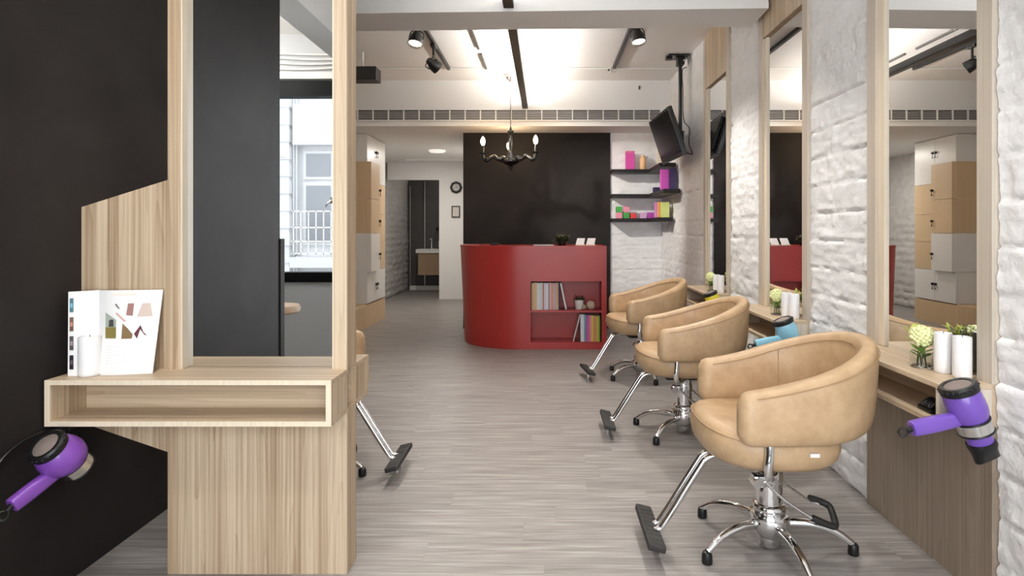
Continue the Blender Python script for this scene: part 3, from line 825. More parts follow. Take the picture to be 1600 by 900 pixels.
print_patch(rp_, [(.116, .565), (.132, .565), (.131, .655), (.124, .68), (.117, .64)], plain('photo_dark_figure', (.05, .05, .05)), 'printed_photo', pr_)
print_patch(rp_, [(.155, .42), (.184, .42), (.186, .47), (.172, .54), (.157, .60)], plain('photo_brown_weave', (.19, .12, .05)), 'printed_photo', pr_)
print_patch(rp_, [(.166, .70), (.184, .69), (.186, .84), (.170, .84)], plain('photo_rose_brown', (.33, .17, .15)), 'printed_photo', pr_)
print_patch(rp_, [(.196, .68), (.234, .68), (.226, .84), (.208, .84)], plain('photo_beige', (.62, .50, .44)), 'printed_photo', pr_)
print_patch(rp_, [(.190, .475), (.199, .42), (.206, .53), (.225, .45), (.218, .46), (.206, .575)], plain('photo_dark_red', (.10, .015, .03)), 'printed_photo', pr_)
print_patch(rp_, [(.14, .735), (.166, .63), (.162, .62), (.137, .72)], plain('photo_pink', (.62, .36, .33)), 'printed_photo', pr_)
print_patch(rp_, [(.138, .84), (.148, .78), (.145, .775), (.134, .83)], plain('photo_grey', (.16, .15, .17)), 'printed_photo', pr_)
for k in range(7):
    print_patch(rp_, rect(.108, .170 if k % 3 else .155, .33 - k * .032, .333 - k * .032), plain('print_text', (.62, .64, .68)), 'printed_text', pr_)
print_patch(rp_, rect(.125, .19, .94, .965), plain('print_title', (.85, .74, .62)), 'printed_text', pr_)

# ------------------------------------------------------------------ red reception desk
DK = thing('reception_desk', 'curved red lacquered reception desk with open magazine shelves', 'desk', (-.2, 6.4, 0))
YF = 6.15; DXR = .63; DH = 1.08; NX0, NX1, NZ0, NZ1 = -.149, .592, .075, .718
def desk_plan(k, n=22):
    P = [(DXR, YF), (NX1 + .004, YF), (NX0 - .004, YF), (-.27, YF)]
    for i in range(1, n + 1):
        a = PI / 2 * i / n
        P.append((-.27 - (.66 + k) * math.sin(a) ** 1.0, YF + .62 * (1 - math.cos(a))))
    P.append((-.93 - k, 7.15))
    return P
bm = bmesh.new()
lev = [0, NZ0, NZ1, DH - .03, DH]
rings = []
for z in lev:
    rings.append([bm.verts.new((x, y, z)) for x, y in desk_plan(.05 * z / DH)])
for a, b, za in zip(rings, rings[1:], lev):
    for i in range(len(a) - 1):
        if i == 1 and za == NZ0: continue
        bm.faces.new((a[i], a[i + 1], b[i + 1], b[i]))
# inner skin for thickness
inner = []
for z in (0, DH):
    inner.append([bm.verts.new((x * .985 + (-.15) * .015, y + .02 if i > 3 else YF + .42, z)) for i, (x, y) in enumerate(desk_plan(.05 * z / DH))])
obj('front_shell', bm, M['red'], DK, world=True, smooth=40)
# niche
NY1 = YF + .27
lw('shelf_back', M['red'], (NX0 - .02, NX1 + .02, NY1, NY1 + .02, NZ0 - .02, NZ1 + .02), parent=DK)
for x in (NX0 - .022, NX1 + .004): lw('shelf_side', M['red'], (x, x + .018, YF + .002, NY1, NZ0 - .02, NZ1 + .02), parent=DK)
lw('shelf_board', M['red'], (NX0 - .004, NX1 + .004, YF + .001, NY1, NZ0 - .018, NZ0), parent=DK)
lw('shelf_board', M['red'], (NX0 - .004, NX1 + .004, YF + .004, NY1, .388, .412), parent=DK)
lw('shelf_ceiling', M['red'], (NX0 - .004, NX1 + .004, YF + .001, NY1, NZ1, NZ1 + .018), parent=DK)
lw('end_panel', M['red'], (DXR - .002, DXR + .018, YF, 7.0, 0, DH - .001), parent=DK)
tb = bmesh.new()
pl2 = desk_plan(.05); outer = pl2
poly = [(DXR + .018, YF - .004)] + [(x - .004, y - .004) for x, y in pl2[3:]] + [(-.55, 7.15), (-.55, 6.85), (DXR + .018, 6.75)]
prism(tb, poly, 'z', DH - .004, DH + .012)
obj('counter_top', tb, M['red'], DK, world=True)

# magazines on the desk shelves
ORD = ['first', 'second', 'third', 'fourth', 'fifth', 'sixth', 'seventh', 'eighth', 'ninth', 'tenth', 'eleventh', 'twelfth', 'thirteenth', 'fourteenth', 'fifteenth', 'sixteenth']
def magazine(x, w, h, d, z, col, cname, label, tilt=0.0, y0=YF + .03):
    t = thing('magazine', label, 'magazine', (x, y0, z), group='magazines in the red desk', rot=(0, tilt, 0))
    bm = bmesh.new(); box(bm, 0, w, 0, .006, 0, h, bev=.0012); box(bm, 0, .0016, .004, d, 0, h); box(bm, w - .0016, w, .004, d, 0, h)
    obj('cover', bm, plain('spine_' + cname.replace(' ', '_'), col), t)
    obj('pages', B((.0016, w - .0016, .006, d - .004, .003, h - .003)), M['paper'], t)
    return t
up = [('sand', (.62, .42, .22), .024), ('straw', (.66, .46, .25), .022), ('blush', (.70, .52, .38), .02), ('white', (.8, .8, .8), .02), ('pale aqua', (.66, .74, .74), .026), ('mist grey', (.62, .66, .66), .018),
      ('coral', (.58, .16, .10), .016), ('lilac white', (.70, .66, .75), .024), ('white-edged grey', (.74, .76, .78), .026), ('plum', (.22, .12, .20), .012), ('rose', (.70, .42, .48), .022), ('orange', (.72, .33, .10), .022), ('lavender', (.48, .36, .58), .026), ('amber', (.66, .40, .12), .020), ('mauve', (.52, .34, .38), .016)]
x = NX0 + .004
for i, (cn, c, w) in enumerate(up):
    magazine(x, w - .0012, .285 + .006 * ((i * 7) % 4) / 3, .2, .4125, c, cn, f'{cn} spine, {ORD[i]} magazine from the curved side on upper desk shelf')
    x += w - .002
magazine(x + .002, .008, .28, .2, .4125, (.03, .025, .03), 'black', 'thin black spine, last upright magazine of the upper desk shelf row')
magazine(x + .0735, .017, .285, .2, .4165, (.82, .80, .80), 'white cover', 'white magazine leaning against the row on upper desk shelf', tilt=-.20)
lo_ = [('silver', (.70, .72, .75), .040, .29), ('teal', (.10, .36, .45), .012, .285), ('purple', (.30, .16, .42), .018, .28), ('magenta', (.66, .10, .30), .024, .28), ('pink', (.72, .26, .36), .022, .28), ('yellow', (.75, .60, .06), .022, .278), ('salmon', (.66, .26, .14), .030, .275), ('gold', (.70, .55, .08), .014, .275), ('lime', (.42, .58, .05), .020, .275), ('dark green', (.06, .10, .03), .010, .27)]
x = NX1 - .006 - sum(w for _, _, w, _ in lo_)
for i, (cn, c, w, h) in enumerate(lo_):
    magazine(x, w - .0012, h, .2, NZ0 + .0005, c, cn, f'{cn} spine, {ORD[i]} magazine of the row on lower desk shelf')
    x += w
x0_ = NX1 - .006 - sum(w for _, _, w, _ in lo_)
magazine(x0_ - .082, .012, .29, .2, NZ0 + .003, (.78, .66, .64), 'pale pink', 'pale pink magazine leaning on the row on lower desk shelf', tilt=.245)

# ornaments in the upper niche
def pot_plant(loc, label, r, h, leaf_m, pot_m, n, L, name='potted_plant', seed=1, w=.006):
    rs = random.Random(seed); t = thing(name, label, 'plant', loc)
    bm = bmesh.new(); lathe(bm, [(r * .86, 0), (r * .9, .003), (r, h), (r * .9, h), (r * .85, h - .01), (.001, h - .012)], 24); obj('pot', bm, pot_m, t, smooth=True)
    bm = bmesh.new()
    for k in range(n):
        a = rs.uniform(0, 2 * PI); e = rs.uniform(.25, 1.4); q = rs.uniform(.1, .6) * r
        leaf_quad(bm, (q * math.cos(a), q * math.sin(a), h - .012), (math.cos(a) * math.cos(e), math.sin(a) * math.cos(e), math.sin(e)), L * rs.uniform(.6, 1.1), w, .35)
    obj('foliage', bm, leaf_m, t, smooth=True)
    return t
pot_plant((.365, 6.27, .4125), 'small green plant in white pot on the upper desk shelf', .050, .098, M['darkleaf'], M['white'], 60, .065, seed=4, w=.008)
bm = bmesh.new(); ball(bm, (.415, 6.215, .4125 + .027), .027, 16); tag(obj('ornament_ball', bm, mat('beige_cork', (.50, .40, .27), .8, bump=.7, bscale=150, vary=.2, vscale=60), smooth=True), 'small beige cork ball between white pot and wicker ball', 'ornament')
bm = bmesh.new(); cc = V((.487, 6.23, .4125 + .0465)); ball(bm, cc, .040, 20)
rs = random.Random(8)
for k in range(16):
    ax = V((rs.uniform(-1, 1), rs.uniform(-1, 1), rs.uniform(-1, 1))).normalized(); a1 = ax.orthogonal().normalized(); a2 = ax.cross(a1)
    tube(bm, [cc + (a1 * math.cos(q) + a2 * math.sin(q)) * .0445 for q in (2 * PI * i / 24 for i in range(24))], .0022, 5, closed=True)
tag(obj('wicker_ball', bm, mat('pale_wicker', (.66, .55, .42), .7, vary=.2, vscale=60), smooth=True), 'round woven wicker ball on the upper desk shelf', 'ornament')
# on the counter
pot_plant((.18, 6.33, DH + .0125), 'dark spiky succulent standing on the red desk counter', .055, .05, M['darkleaf'], M['blackm'], 170, .098, 'succulent', seed=9, w=.012)
def stand(x, label):
    t = thing('card_stand', label, 'card', (x, 6.36, DH + .0125))
    mt = Matrix.Rotation(math.radians(-16), 4, 'X')
    bm = bmesh.new(); prism(bm, [(-.055, .006), (.035, .006), (.052, .082), (-.034, .082)], 'y', -.002, .002)
    for v in bm.verts: v.co = mt @ v.co
    obj('card', bm, M['paper'], t)
    obj('foot', B((-.055, .045, -.02, .03, 0, .012), bev=.002), M['skyblue'], t)
stand(.385, 'white price card in a low holder beside the succulent on desk'); stand(.50, 'white price card in a low holder near the desk end')
tag(obj('paper_stack', B((-.13, .09, 6.22, 6.44, DH + .0122, DH + .022), bev=.001), M['paper']), 'flat stack of white paper on the red counter', 'paper')
tag(obj('card_reader', B((-.62, -.53, 6.5, 6.62, DH + .0122, DH + .034), bev=.006), M['black']), 'low black card reader on the curved end of counter', 'card reader')

# ------------------------------------------------------------------ lockers
LK = thing('locker_cabinet', 'tall white and oak locker cabinet on corridor wall', 'cabinet', (-2.6, 7.94, 0))
LF = -2.30
lw('carcass', M['white'], (-2.87, LF - .02, 7.52, 8.36, .30, LOW - .004), parent=LK)
lw('plinth', M['locker_wood'], (-2.87, LF + .0, 6.9, 8.36, .0, .29), parent=LK)
lw('plinth_top', M['locker_wood'], (-2.87, LF - .01, 6.9, 7.52, .29, .305), parent=LK)
farz = [2.5, 1.895, 1.48, 1.10, .72, .31]; nearz = [2.5, 2.15, 1.67, 1.22, .72, .31]
def knob(y, z, xf, par):
    bm = bmesh.new(); tube(bm, [(xf, y, z), (xf + .025, y, z)], .016, 10); tube(bm, [(xf + .014, y, z - .016), (xf + .014, y, z - .06)], .003, 6); box(bm, xf + .011, xf + .017, y - .007, y + .007, z - .075, z - .052)
    obj('knob', bm, M['black'], par, world=True)
YS = 7.93
for k in range(5):
    m_ = M['white'] if k in (0, 4) else M['locker_wood']
    d = lw('door', m_, (LF - .02, LF, YS + .002, 8.358, farz[k + 1] + .002, farz[k] - .002), bev=.002, parent=LK)
    zk = {0: 2.315, 1: 1.80, 2: 1.385, 3: .94, 4: .53}[k]
    knob(YS + .03, zk, LF, d)
    m_ = M['white'] if k in (0, 3, 4) else M['locker_wood']
    pz = LF + (.05 if k in (1, 2, 3) else 0)
    bx = [(LF - .02 if k in (0, 4) else LF - .02, pz, 7.522, YS - .002, nearz[k + 1] + .002, nearz[k] - .002)]
    d = lw('door', m_, *bx, bev=.002, parent=LK)
    knob(YS - .03, {0: 2.315, 1: 1.80, 2: 1.385, 3: .94, 4: .53}[k], pz, d)
    lw('side_panel', m_, (-2.87, LF - .02, 7.512, 7.5195, nearz[k + 1] + .002, nearz[k] - .002), parent=LK)

# ------------------------------------------------------------------ corridor end
ck = thing('wall_clock', 'round dark framed clock on the cream corridor wall', 'clock', (-1.635, 10.69, 2.05))
bm = bmesh.new()
Rm = Matrix.Rotation(PI / 2, 4, 'X')
lathe(bm, [(.065, 0), (.11, 0), (.115, .012), (.10, .03), (.075, .03), (.065, .012)], 8, Rm); obj('frame', bm, M['blackwood'], ck)
bm = bmesh.new(); lathe(bm, [(.001, .020), (.066, .020), (.066, .0125), (.001, .0125)], 24, Rm); obj('dial', bm, mat('grey_dial', (.5, .48, .46), .5), ck)
bm = bmesh.new(); box(bm, -.003, .003, -.025, -.021, 0, .05); box(bm, 0, .035, -.025, -.021, -.003, .003); obj('hands', bm, M['black'], ck)
pf = thing('picture_frame', 'small dark framed notice below the round clock', 'picture', (-1.64, 10.69, 1.50))
obj('frame', B((-.075, -.06, -.02, 0, 0, .21), (.06, .075, -.02, 0, 0, .21), (-.075, .075, -.02, 0, 0, .016), (-.075, .075, -.02, 0, .194, .21)), M['blackwood'], pf)
obj('sheet', B((-.06, .06, -.010, -.002, .015, .195)), mat('cream_sheet', (.62, .58, .53), .6), pf)
vn = thing('vanity_cabinet', 'wall-hung brown oak vanity with white basin top in washroom', 'cabinet', (-2.2, 12.15, 0))
lw('cabinet_box', M['vanity_wood'], (-2.60, -1.2, 11.9, 12.39, .35, .80), parent=vn)
lw('countertop', M['white'], (-2.64, -1.2, 11.86, 12.39, .80, .88), parent=vn, bev=.004)
lw('backsplash', M['white'], (-2.25, -1.2, 12.3, 12.39, .88, 1.04), parent=vn)
bm = bmesh.new(); tube(bm, [(-2.38, 12.2, .88), (-2.38, 12.2, 1.08), (-2.38, 12.12, 1.12), (-2.38, 12.05, 1.08)], .014, 10, n=4); obj('faucet', bm, M['chrome'], vn, world=True, smooth=True)
tag(obj('washroom_mirror', B((-2.22, -1.6, 12.36, 12.395, 1.35, 2.3)), M['mirror']), 'frameless mirror above the washroom vanity', 'mirror')
tag(obj('wash_shelf', B((-2.3, -1.6, 12.26, 12.36, 1.27, 1.33), bev=.004), M['blackwood']), 'dark narrow shelf below the washroom mirror', 'shelf')
bm = B((-2.86, -2.845, 12.3, 12.34, .1, 2.2), (-2.56, -2.545, 12.34, 12.38, .1, 2.3)); 
tag(obj('shower_screen_trim', bm, M['steel']), 'two thin metal strips on the dark washroom wall', 'trim')
# corridor ceiling lamp and sliding rail
cl_ = thing('ceiling_lamp', 'flat round ceiling lamp over the corridor', 'lamp', (-1.69, 9.1, LOW))
bm = bmesh.new(); lathe(bm, [(.001, -.03), (.11, -.03), (.13, -.012), (.13, 0)], 28); obj('diffuser', bm, M['downlight'], cl_, smooth=True)
tag(obj('ceiling_rail', B((-2.45, -1.2, 10.2, 10.24, LOW - .02, LOW)), M['white']), 'white sliding rail across corridor ceiling', 'rail')

# ------------------------------------------------------------------ long air grille in the bulkhead
av = thing('air_vent', 'long white slatted air grille across the bulkhead', 'vent', (-.4, 7.0, 2.64))
G0, G1, GZ0, GZ1 = -2.9, 1.38, 2.585, 2.70
lw('backing', M['darkwall'], (G0, G1, 6.996, 7.001, GZ0, GZ1), parent=av)
lw('frame', M['white'], (G0, G1, 6.975, 7.0, GZ1, GZ1 + .014), (G0, G1, 6.975, 7.0, GZ0 - .014, GZ0), (G1, G1 + .014, 6.975, 7.0, GZ0 - .014, GZ1 + .014), parent=av)
for z in (GZ0 + .023, GZ0 + .046, GZ0 + .069, GZ0 + .092): lw('slat', plain('white_slat', (.75, .74, .72)), (G0, G1, 6.98, 6.996, z - .0024, z + .0024), parent=av)
x = G1 - .14
while x > G0:
    lw('divider', M['white'], (x, x + .012, 6.974, 6.996, GZ0, GZ1), parent=av); x -= .184
struct('trim_bulkhead', B((-3.0, 1.45, 6.99, 7.0, LOW, LOW + .048)), M['white'], 'white lip along bulkhead bottom edge')

# ------------------------------------------------------------------ hanging light bar, tracks and spotlights
def light_bar(y0, y1, label, led):
    t = thing('linear_light', label, 'light', (-.24, (y0 + y1) / 2, 2.71), group='suspended light bars')
    obj('profile', B((-.034, .034, y0 - (y0 + y1) / 2, y1 - (y0 + y1) / 2, 0, .065), bev=.004), M['blackm'], t)
    obj('led_strip', B((-.022, .022, y0 - (y0 + y1) / 2 + .03, y1 - (y0 + y1) / 2 - .03, .064, .069)), M[led], t)
    for q in (.15, .85):
        bm = bmesh.new(); yy = (y0 - y1) / 2 + (y1 - y0) * q; tube(bm, [(0, yy, .07), (0, yy, CEIL - 2.71)], .0018, 6); obj('wire', bm, M['steel'], t)
light_bar(4.20, 6.95, 'black suspended light bar running to the bulkhead above the desk', 'led_rear')
light_bar(-.6, 3.82, 'black suspended light bar ending at the front of the beam', 'led')

def rail(x, y0, y1, label, w=.034, m='blackm', h=.035):
    o = tag(obj('track_rail', B((x - w / 2, x + w / 2, y0, y1, CEIL - h, CEIL), bev=.002), M[m]), label, 'track'); return o
rail(-1.065, 4.3, 6.43, 'black ceiling track on the locker side, with two spotlights')
rail(.755, 4.3, 6.43, 'black ceiling track on the television side, with one spotlight')
rail(-.66, 4.6, 5.75, 'slim grey ceiling track piece near the beam', .024, 'greym', .02); rail(-.655, 5.92, 6.46, 'short slim grey ceiling track piece near chandelier', .024, 'greym', .02)
SPOTS = []
def spotlight(x, y, aim, label, proto=None):
    z = CEIL - .035
    d = (V(aim) - V((x, y, 2.86))).normalized()
    t = thing('spotlight', label, 'spotlight', (x, y, z), group='black track spotlights')
    q = V((0, 0, -1)).rotation_difference(d).to_matrix().to_4x4()
    bm = bmesh.new(); box(bm, -.022, .022, -.06, .06, -.03, 0, bev=.004); tube(bm, [(0, 0, -.03), (0, 0, -.125)], .012, 10); obj('adapter', bm, M['blackm'], t, smooth=True)
    P = V((0, 0, -.19)); T = Matrix.Translation(P) @ q
    bm = bmesh.new()
    tube(bm, [T @ V((-.058, 0, 0)), T @ V((-.052, 0, .055)), (0, 0, -.115), T @ V((.052, 0, .055)), T @ V((.058, 0, 0))], .005, 8, n=4); obj('yoke', bm, M['blackm'], t, smooth=True)
    bm = bmesh.new(); lathe(bm, [(.018, .075), (.028, .070), (.034, .045), (.052, .015), (.060, -.02), (.062, -.055), (.058, -.055), (.054, -.03), (.001, -.025)], 28, T)
    obj('lamp_head', bm, M['blackm'], t, smooth=True)
    bm = bmesh.new(); lathe(bm, [(.001, -.032), (.052, -.040), (.052, -.036), (.001, -.028)], 24, T); obj('lamp_lens', bm, M['lens'], t, smooth=True)
    SPOTS.append((V((x, y, z)) + T @ V((0, 0, -.062)), d))
spotlight(-1.065, 4.80, (-1.35, 3.9, 0), 'black track spotlight nearest the beam on the locker side')
spotlight(-1.065, 5.55, (1.2, 7.4, 1.25), 'black track spotlight by the track end on the locker side')
spotlight(.755, 4.75, (1.1, 4.1, 0), 'black track spotlight on the television side track')
# unseen tracks and spots added above the camera to light the front bay
rail(-1.065, -.3, 2.0, 'added black ceiling track in the front bay on the chalkboard side'); rail(-1.065, 2.4, 3.7, 'added black ceiling track over the chair behind the double-sided station'); rail(.755, -.3, 3.4, 'added black ceiling track in front bay on the stone side')
for y, tx, w_ in ((.9, .9, 'just before the near chair'), (2.2, 1.0, 'right above the near chair'), (3.2, 1.0, 'above the gap between near and middle chairs')):
    spotlight(.755, y, (tx, y + .35, 0), f'added black track spotlight in front bay, {w_}')
for y, tx, w_ in ((.8, -1.0, 'near the end of the black wall'), (1.55, -1.1, 'above the double-sided station shelf'), (3.2, -1.2, 'above the chair behind the double-sided station')):
    spotlight(-1.065, y, (tx, y + .25, 0), f'added black track spotlight in front bay, {w_}')

fl = thing('ceiling_lamp', 'added flat round ceiling lamp near the reflected window', 'lamp', (-2.75, -.2, CEIL))  # unseen fixture, added to brighten the dark window bay
bm = bmesh.new(); lathe(bm, [(.001, -.045), (.13, -.045), (.16, -.02), (.16, 0)], 28); obj('diffuser', bm, M['downlight'], fl, smooth=True)
# ------------------------------------------------------------------ small ceiling things
sp_ = thing('wall_speaker', 'black box loudspeaker hung from the ceiling near the lockers', 'speaker', (-1.85, 5.9, 2.83))
obj('cabinet', B((-.16, .16, -.09, .09, -.066, .066), bev=.006), M['black'], sp_); obj('front_cloth', B((-.15, .15, -.096, -.09, -.057, .057), bev=.002), M['blackr'], sp_)
bm = bmesh.new(); tube(bm, [(0, 0, .07), (0, 0, CEIL - 2.83)], .012, 10); obj('hanger', bm, M['white'], sp_)
bm = bmesh.new(); tube(bm, [(-2.9, 6.45, CEIL - .010), (1.49, 6.45, CEIL - .010)], .008, 8); tag(obj('ceiling_conduit', bm, M['paint'], smooth=True), 'thin white conduit running across the rear ceiling', 'conduit')
sc_ = thing('security_camera', 'small white camera at the end of television side track', 'camera', (.745, 6.40, CEIL - .045))
bm = bmesh.new(); ball(bm, (-.0, .0, 0), .032, 14); tube(bm, [(0, 0, 0), (-.05, -.05, -.01)], .024, 12); obj('housing', bm, M['white'], sc_, smooth=True)
bm = bmesh.new(); tube(bm, [(-.05, -.05, -.01), (-.056, -.056, -.0115)], .016, 12); obj('lens', bm, M['black'], sc_)
tag(obj('wall_hook', B((1.12, 1.14, 6.97, 7.0, 2.95, 2.99), bev=.003), M['greym']), 'tiny grey hook high on the bulkhead near television', 'hook')
# conduits above the reflected window
for k, z in enumerate((2.74, 2.785, 2.83, 2.875)):
    bm = bmesh.new(); tube(bm, [(-3.28, -1.03, z), (-2.6, -1.03 + .004 * k, z + .012 * math.sin(k)), (-2.2, -1.03, z - .006), (-1.87, -1.03, z + .01 * math.cos(k))], .010, 8, n=5)
    tag(obj('wall_conduit', bm, M['paint'], smooth=True), f'white cable conduit above the reflected window, {ORD[k]} from its ledge', 'conduit', 'conduits above the reflected window')

# ------------------------------------------------------------------ chandelier
M['chand'] = mat('black_turned_wood', (.006, .0055, .005), .3, spec=.5)
CH = thing('chandelier', 'black turned three-bulb chandelier hanging before the desk', 'chandelier', (-.40, 6.72, -.025))
bm = bmesh.new(); lathe(bm, [(.065, CEIL + .025), (.062, CEIL - .02), (.02, CEIL - .055), (.006, CEIL - .065)], 24); obj('ceiling_cup', bm, M['steel'], CH, smooth=True)
bm = bmesh.new(); tube(bm, [(0, 0, CEIL - .06), (0, 0, 2.47)], .004, 8); obj('cord', bm, M['greym'], CH)
bm = bmesh.new(); lathe(bm, [(.004, 2.49), (.010, 2.465), (.016, 2.44), (.034, 2.43), (.037, 2.415), (.024, 2.395), (.016, 2.375), (.024, 2.355), (.030, 2.32), (.026, 2.25), (.018, 2.20), (.026, 2.17), (.045, 2.15), (.05, 2.125), (.075, 2.105), (.098, 2.09), (.098, 2.07), (.066, 2.045), (.036, 2.035), (.02, 2.025), (.030, 2.01), (.024, 1.99), (.010, 1.975), (.003, 1.955)], 28)
obj('stem', bm, M['chand'], CH, smooth=True)
BULBS = []
for a in (D(-24), D(97), D(186)):
    c, s = math.cos(a), math.sin(a); bm = bmesh.new()
    tube(bm, [(r * c, r * s, z) for r, z in ((.05, 2.10), (.09, 2.125), (.12, 2.10), (.155, 2.105), (.19, 2.135), (.23, 2.115), (.27, 2.085), (.305, 2.10), (.318, 2.14), (.318, 2.155))], .020, 10, n=4)
    for r, z, q in ((.115, 2.10, .033), (.19, 2.13, .028), (.275, 2.09, .030)): ball(bm, (r * c, r * s, z), q, 12)
    lathe(bm, [(.012, 2.15), (.038, 2.165), (.040, 2.175), (.018, 2.18), (.016, 2.185)], 16, Matrix.Translation((.318 * c, .318 * s, 0)))
    arm = obj('arm', bm, M['chand'], CH, smooth=True)
    bm = bmesh.new(); lathe(bm, [(.014, 2.18), (.014, 2.255), (.012, 2.26)], 14, Matrix.Translation((.318 * c, .318 * s, 0))); obj('candle_sleeve', bm, M['chand'], arm, smooth=True)
    bm = bmesh.new(); lathe(bm, [(.010, 2.258), (.020, 2.275), (.026, 2.30), (.022, 2.325), (.012, 2.345), (.002, 2.36)], 16, Matrix.Translation((.318 * c, .318 * s, 0))); obj('bulb', bm, M['bulb'], arm, smooth=True)
    BULBS.append(V((-.40 + .318 * c, 6.72 + .318 * s, 2.285)))

# ------------------------------------------------------------------ television on its ceiling pole
TV = thing('television', 'black flat television tilted down on a ceiling pole', 'television', (1.30, 6.02, 0))
# screen plane from its four corners: near top, far top, far bottom, near bottom
nt_, ft_, fb_, nb_ = V((1.165, 5.60, 2.446)), V((1.138, 6.43, 2.446)), V((1.292, 6.36, 1.977)), V((1.326, 5.60, 1.976))
cx_ = (nt_ + ft_ + fb_ + nb_) / 4
ey = ((ft_ - nt_) + (fb_ - nb_)).normalized(); ez = ((nt_ - nb_) + (ft_ - fb_)); ez = (ez - ey * ez.dot(ey)).normalized(); ex = ey.cross(ez)
Rt = Matrix((ex, ey, ez)).transposed().to_4x4(); Tt = Matrix.Translation(cx_) @ Rt
bm = bmesh.new(); box(bm, 0, .045, -.415, .415, -.245, .245, bev=.006, mtx=Tt); box(bm, .045, .085, -.30, .30, -.19, .15, bev=.012, mtx=Tt)
hs_ = obj('housing', bm, M['black'], TV, world=True)
bm = bmesh.new(); box(bm, -.003, .001, -.385, .385, -.205, .220, mtx=Tt); obj('screen', bm, M['tv'], hs_, world=True)
bm = bmesh.new(); tube(bm, [(1.395, 6.02, CEIL - .02), (1.395, 6.02, 2.26)], .019, 14); obj('pole', bm, M['blackm'], TV, world=True, smooth=True)
bm = bmesh.new(); box(bm, 1.36, 1.43, 5.97, 6.07, CEIL - .10, CEIL - .02, bev=.006); box(bm, 1.26, 1.47, 5.93, 6.11, CEIL - .02, CEIL - .001, bev=.003); box(bm, 1.24, 1.30, 5.96, 6.02, CEIL - .05, CEIL - .015); 
obj('ceiling_plate', bm, M['blackm'], TV, world=True)
bm = bmesh.new(); box(bm, 1.30, 1.42, 5.96, 6.08, 2.16, 2.28, bev=.01); obj('tilt_bracket', bm, M['blackm'], TV, world=True)
bm = bmesh.new(); tube(bm, [(1.40, 5.98, CEIL - .05), (1.45, 5.95, CEIL - .03), (1.46, 5.97, CEIL - .12), (1.41, 5.99, CEIL - .16), (1.415, 5.99, 2.7), (1.42, 5.98, 2.4), (1.45, 5.86, 2.28), (1.43, 5.80, 2.12), (1.47, 5.82, 2.02), (1.42, 5.9, 2.05)], .005, 7, n=6); obj('cable', bm, M['black'], TV, world=True, smooth=True)
bm = bmesh.new(); tube(bm, [(1.40, 6.0, CEIL - .06), (1.44, 5.94, CEIL - .07), (1.45, 5.95, CEIL - .14), (1.42, 6.0, CEIL - .2)], .005, 7, n=6); tube(bm, [(1.415, 5.95, 2.30), (1.44, 5.92, 2.26), (1.42, 5.90, 2.22)], .012, 7, n=4); obj('cable', bm, M['white'], TV, world=True, smooth=True)

# ------------------------------------------------------------------ corner wall shelves and products
def corner_shelf(z, ynear, label, xl=.835):
    bm = bmesh.new()
    prism(bm, [(xl, 7.47), (1.475, 7.47), (1.475, ynear), (1.29, ynear), (1.29, 7.27), (xl, 7.27)], 'z', z - .022, z + .022)
    return tag(obj('corner_shelf', bm, M['blackwood']), label, 'shelf', 'black corner shelves')
SH = (2.0, 1.69, 1.386)
corner_shelf(SH[0], 6.58, 'black L-shaped corner shelf just under the television')
corner_shelf(SH[1], 6.36, 'black L-shaped corner shelf between the upper and lower ones')
corner_shelf(SH[2], 6.72, 'black L-shaped corner shelf holding small coloured boxes')
def product(name, label, bx, col, cname, group='hair products on the corner shelves', lid=None):
    t = thing(name, label, name.replace('_', ' ').split()[-1], ((bx[0] + bx[1]) / 2, (bx[2] + bx[3]) / 2, bx[4]), group=group)
    obj('carton', B(bx, bev=.003), plain('carton_' + cname, col), t, world=True)
    if lid: obj('printed_band', B((bx[0] - .001, bx[1] + .001, bx[2] - .001, bx[3] + .001, bx[4] + lid[0], bx[4] + lid[1])), plain('carton_' + lid[3], lid[2]), t, world=True)
    return t
z0, z1_, z2 = (s + .0225 for s in SH)
MG, PK, GR, LI, RD, VI, NV = (.62, .06, .34), (.80, .28, .40), (.05, .32, .05), (.72, .42, .68), (.70, .05, .06), (.50, .06, .46), (.03, .015, .08)
def pbox(x0, x1, y, w, z, h): return (x0, x1, y, y + w, z, z + h)
k = 7.36 / 910
product('product_box', 'tall magenta carton on the top corner shelf', pbox(1.02, 1.125, 7.33, .1, z0, .235), MG, 'magenta', lid=(.205, .235, (.66, .12, .30), 'rose_top'))
t = thing('product_bottle', 'peach coloured bottle on the top corner shelf', 'bottle', (1.235, 7.38, z0), group='hair products on the corner shelves')
bm = bmesh.new(); lathe(bm, [(.036, 0), (.04, .005), (.04, .145), (.03, .158), (.022, .162)], 20); obj('bottle_body', bm, plain('peach_plastic', (.76, .46, .24)), t, smooth=True)
bm = bmesh.new(); lathe(bm, [(.024, .160), (.024, .185), (.018, .190)], 18); obj('bottle_cap', bm, plain('pale_peach_cap', (.80, .56, .36)), t, smooth=True)
product('product_box', 'slim cream carton half hidden behind the television', pbox(1.40, 1.45, 7.2, .09, z0, .24), (.78, .66, .52), 'cream')
product('product_box', 'small navy carton in the corner of the middle shelf', pbox(1.33, 1.41, 7.15, .07, z1_, .075), NV, 'navy')
product('gift_bag', 'glossy pink-magenta shopping bag on the middle corner shelf', (1.315, 1.435, 6.62, 6.68, z1_, z1_ + .24), (.70, .10, .52), 'hot_pink')
product('product_box', 'tall dark navy carton behind the pink bag', (1.40, 1.47, 6.52, 6.61, z1_, z1_ + .24), NV, 'navy')
c0 = .895; s_ = .075
product('product_box', 'pink cube carton under a green one at the shelf end', pbox(c0, c0 + s_, 7.34, s_, z2, s_), PK, 'pink')
product('product_box', 'green cube carton stacked on a pink one', pbox(c0, c0 + s_, 7.34, s_, z2 + s_ + .001, s_), GR, 'green')
